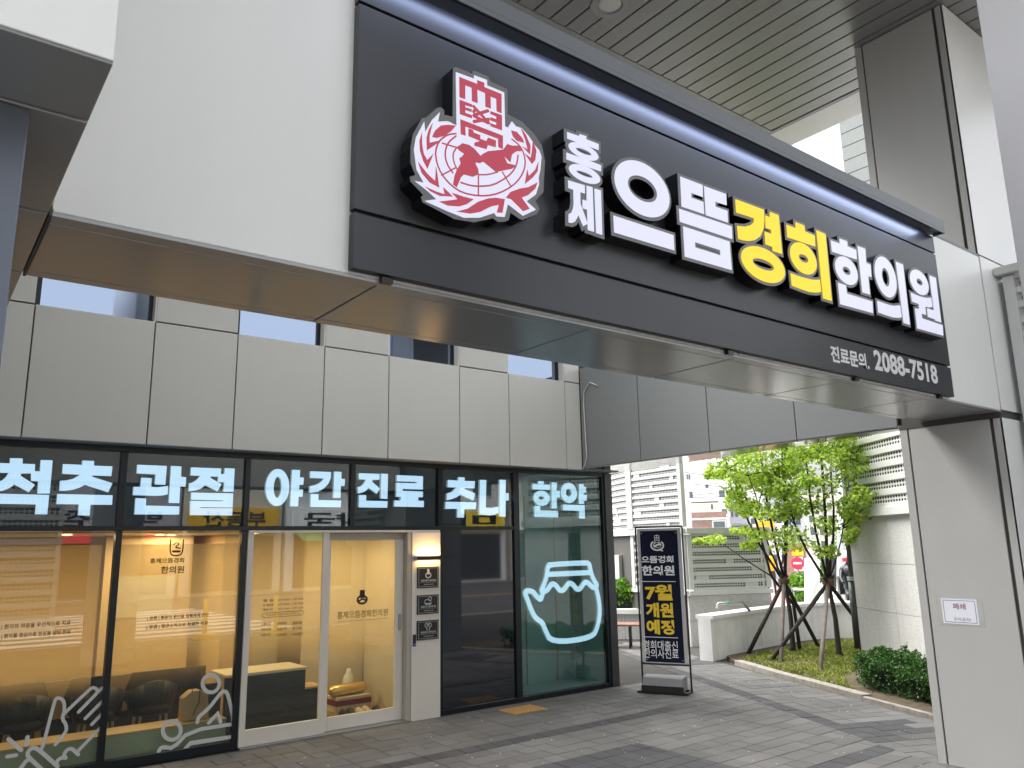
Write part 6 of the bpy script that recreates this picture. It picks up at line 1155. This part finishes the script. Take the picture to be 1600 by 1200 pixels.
hm = thing('helmet', 'red and white helmet worn by the scooter rider', 'helmet'); MB().lathe([(.09, -.05), (.14, .0), (.145, .08), (.10, .17), (.001, .2)], 14, (sx0, sy0, 1.50)).build('shell', M_apt, hm, smooth=True); MB().lathe([(.142, -.03), (.149, .01), (.149, .05)], 14, (sx0, sy0, 1.47)).build('band', M_sr, hm)
st = thing('scooter', 'black delivery scooter under the rider by the granite wall', 'scooter')
dx_, dy_ = -math.sin(2.2), math.cos(2.2); sv = lambda a, z: (sx0 + dx_ * a, sy0 + dy_ * a, z)
for a in (-.55, .65):
    mb = MB(); c = Vector(sv(a, .25)); mb.tube([c + Vector((dx_ * .2 * math.cos(q * .4), dy_ * .2 * math.cos(q * .4), .2 * math.sin(q * .4))) for q in range(17)], .05, 8); mb.build('wheel', M_black, st, smooth=True)
MB().tube([sv(-.6, .5), sv(-.3, .68), sv(.1, .70), sv(.2, .35), sv(.45, .35), sv(.55, .8), sv(.5, 1.05)], [.10, .14, .12, .12, .10, .07, .03], 10).build('body', M_idark, st, smooth=True)
MB().obox(sv(-.62, 0)[:2], (dx_, dy_), .22, .22, .72, 1.1).build('delivery_box', M_idark, st, bevel=.02)
wr = thing('overhead_wires', 'thin dark overhead wires crossing in front of the white apartment', 'wires')
MB().tube([(23.024, 19.233, 4.041), (23.857, 18.138, 3.857), (24.689, 17.043, 3.914)], .012, 4).build('wire', M_black, wr)
MB().tube([(23.036, 19.218, 3.617), (23.865, 18.127, 3.703), (24.694, 17.036, 4.029)], .012, 4).build('wire', M_black, wr)
MB().tube([(23.032, 19.223, 3.524), (23.858, 18.137, 3.542), (24.683, 17.051, 3.8)], .012, 4).build('wire', M_black, wr)
MB().tube([(22.921, 19.355, 4.473), (23.748, 18.28, 4.216), (24.575, 17.206, 4.199)], .012, 4).build('wire', M_black, wr)


# ------------------------------------------------------------------ the street behind the camera, seen in the glass
M_keep = M_screen; M_screen = mat('street_screen_metal', (.30, .30, .29), .6)
rd = sgrp('street')
B('carriageway', M_asph, rd, -60, 60, -18, -3.1, -.014, -.006)
for k in range(9): B('crosswalk_stripe', M_paint, rd, .2, 8.2, -4.0 - k * 1.05, -3.5 - k * 1.05, -.005, -.001)
B('lane_line', mat('lane_yellow', (.6, .4, .08), .7), rd, 10, 50, -10.2, -10.05, -.005, -.001); B('gutter_kerb', M_kerb, rd, -60, 60, -3.1, -2.9, -.01, .0)
B('far_pavement', M_tile, rd, -60, 60, -30, -18.05, -.01, .06)
M_shopd = mat('shop_dark', (.05, .05, .055), .3); M_g = mat('sign_green', (.03, .25, .10), .5)
def shop(x0, x1, h, m, sm_, txt, lab, awn=None, y=-19.5):
    t = thing('shop_building', lab, 'building')
    B('wall', m, t, x0, x1, y - 8, y, 0, h)
    B('shopfront', M_shopd, t, x0 + .4, x1 - .4, y, y + .06, .2, 2.6); B('sign_board', sm_, t, x0 + .2, x1 - .2, y, y + .2, 2.8, 3.8)
    text(txt, (x1 - .8, y + .22, 2.95), (-(x1 - x0 - 1.6), 0, 0), (0, 0, .7), M_black, t, .02)
    nf = int((h - 4.2) / 2.8)
    for j in range(nf):
        for i in range(int((x1 - x0) / 2.4)):
            w_ = B('window', M_apt, t, x0 + .6 + i * 2.4, x0 + 2.0 + i * 2.4, y, y + .05, 4.6 + j * 2.8, 6.0 + j * 2.8); B('pane', M_farglass, w_, x0 + .68 + i * 2.4, x0 + 1.92 + i * 2.4, y + .051, y + .06, 4.68 + j * 2.8, 5.92 + j * 2.8)
    if awn: MB().add([(x0 + .4, y, 2.75), (x1 - .4, y, 2.75), (x1 - .4, y + 1.1, 2.3), (x0 + .4, y + 1.1, 2.3)], [(0, 1, 2, 3)]).build('awning', awn, t)
shop(4, 9.5, 5.0, M_aptg, M_aptg, '백화점', 'low grey shop across the street', M_sr)
shop(9.6, 14, 5.4, M_cream, M_sy, '부동산', 'cream shop with a yellow sign across the street')
shop(14.2, 19, 7.4, M_apt, M_bw, '약국', 'white two storey shop across the street', M_g)
shop(19.3, 27, 8.2, M_apt, M_by, '마트', 'wide white shop with a yellow sign across the street')
shop(27.5, 36, 9, M_cream, M_bw, '분식', 'cream building further along the street'); shop(36.5, 50, 12, M_apt, M_sy, '학원', 'large white building at the street end')
sc2 = thing('street_screen', 'pale perforated screen wall across the pavement reflected in the glass', 'screen')
perf_panel(sc2, (-6, -6.2), (3.2, -6.2), .4, 5.2, 16, 2, (0, 1), seed=31); B('plinth', M_granite, sc2, -6, 3.2, -6.4, -6.1, -.01, .38)
for k, x in enumerate((3.7, 5.6, 7.2)):
    bo = thing('bollard', ('leftmost', 'middle', 'rightmost')[k] + ' of three striped bollards at the road edge', 'bollard', 'bollards at the road edge')
    MB().tube([(x, -2.2, 0), (x, -2.2, .85)], .05, 10).build('post', M_sy, bo, smooth=True); B('foot', M_sy, bo, x - .2, x + .2, -2.35, -2.05, 0, .12, .02)
stones(col, (8.58, 3.605), (XC + .04, 3.605), 0, 2.9, .62, .62, nrm=(0, 1), m=mat('dark_granite', (.16, .17, .18), .6, noise=.3, nscale=60))

M_screen = M_keep
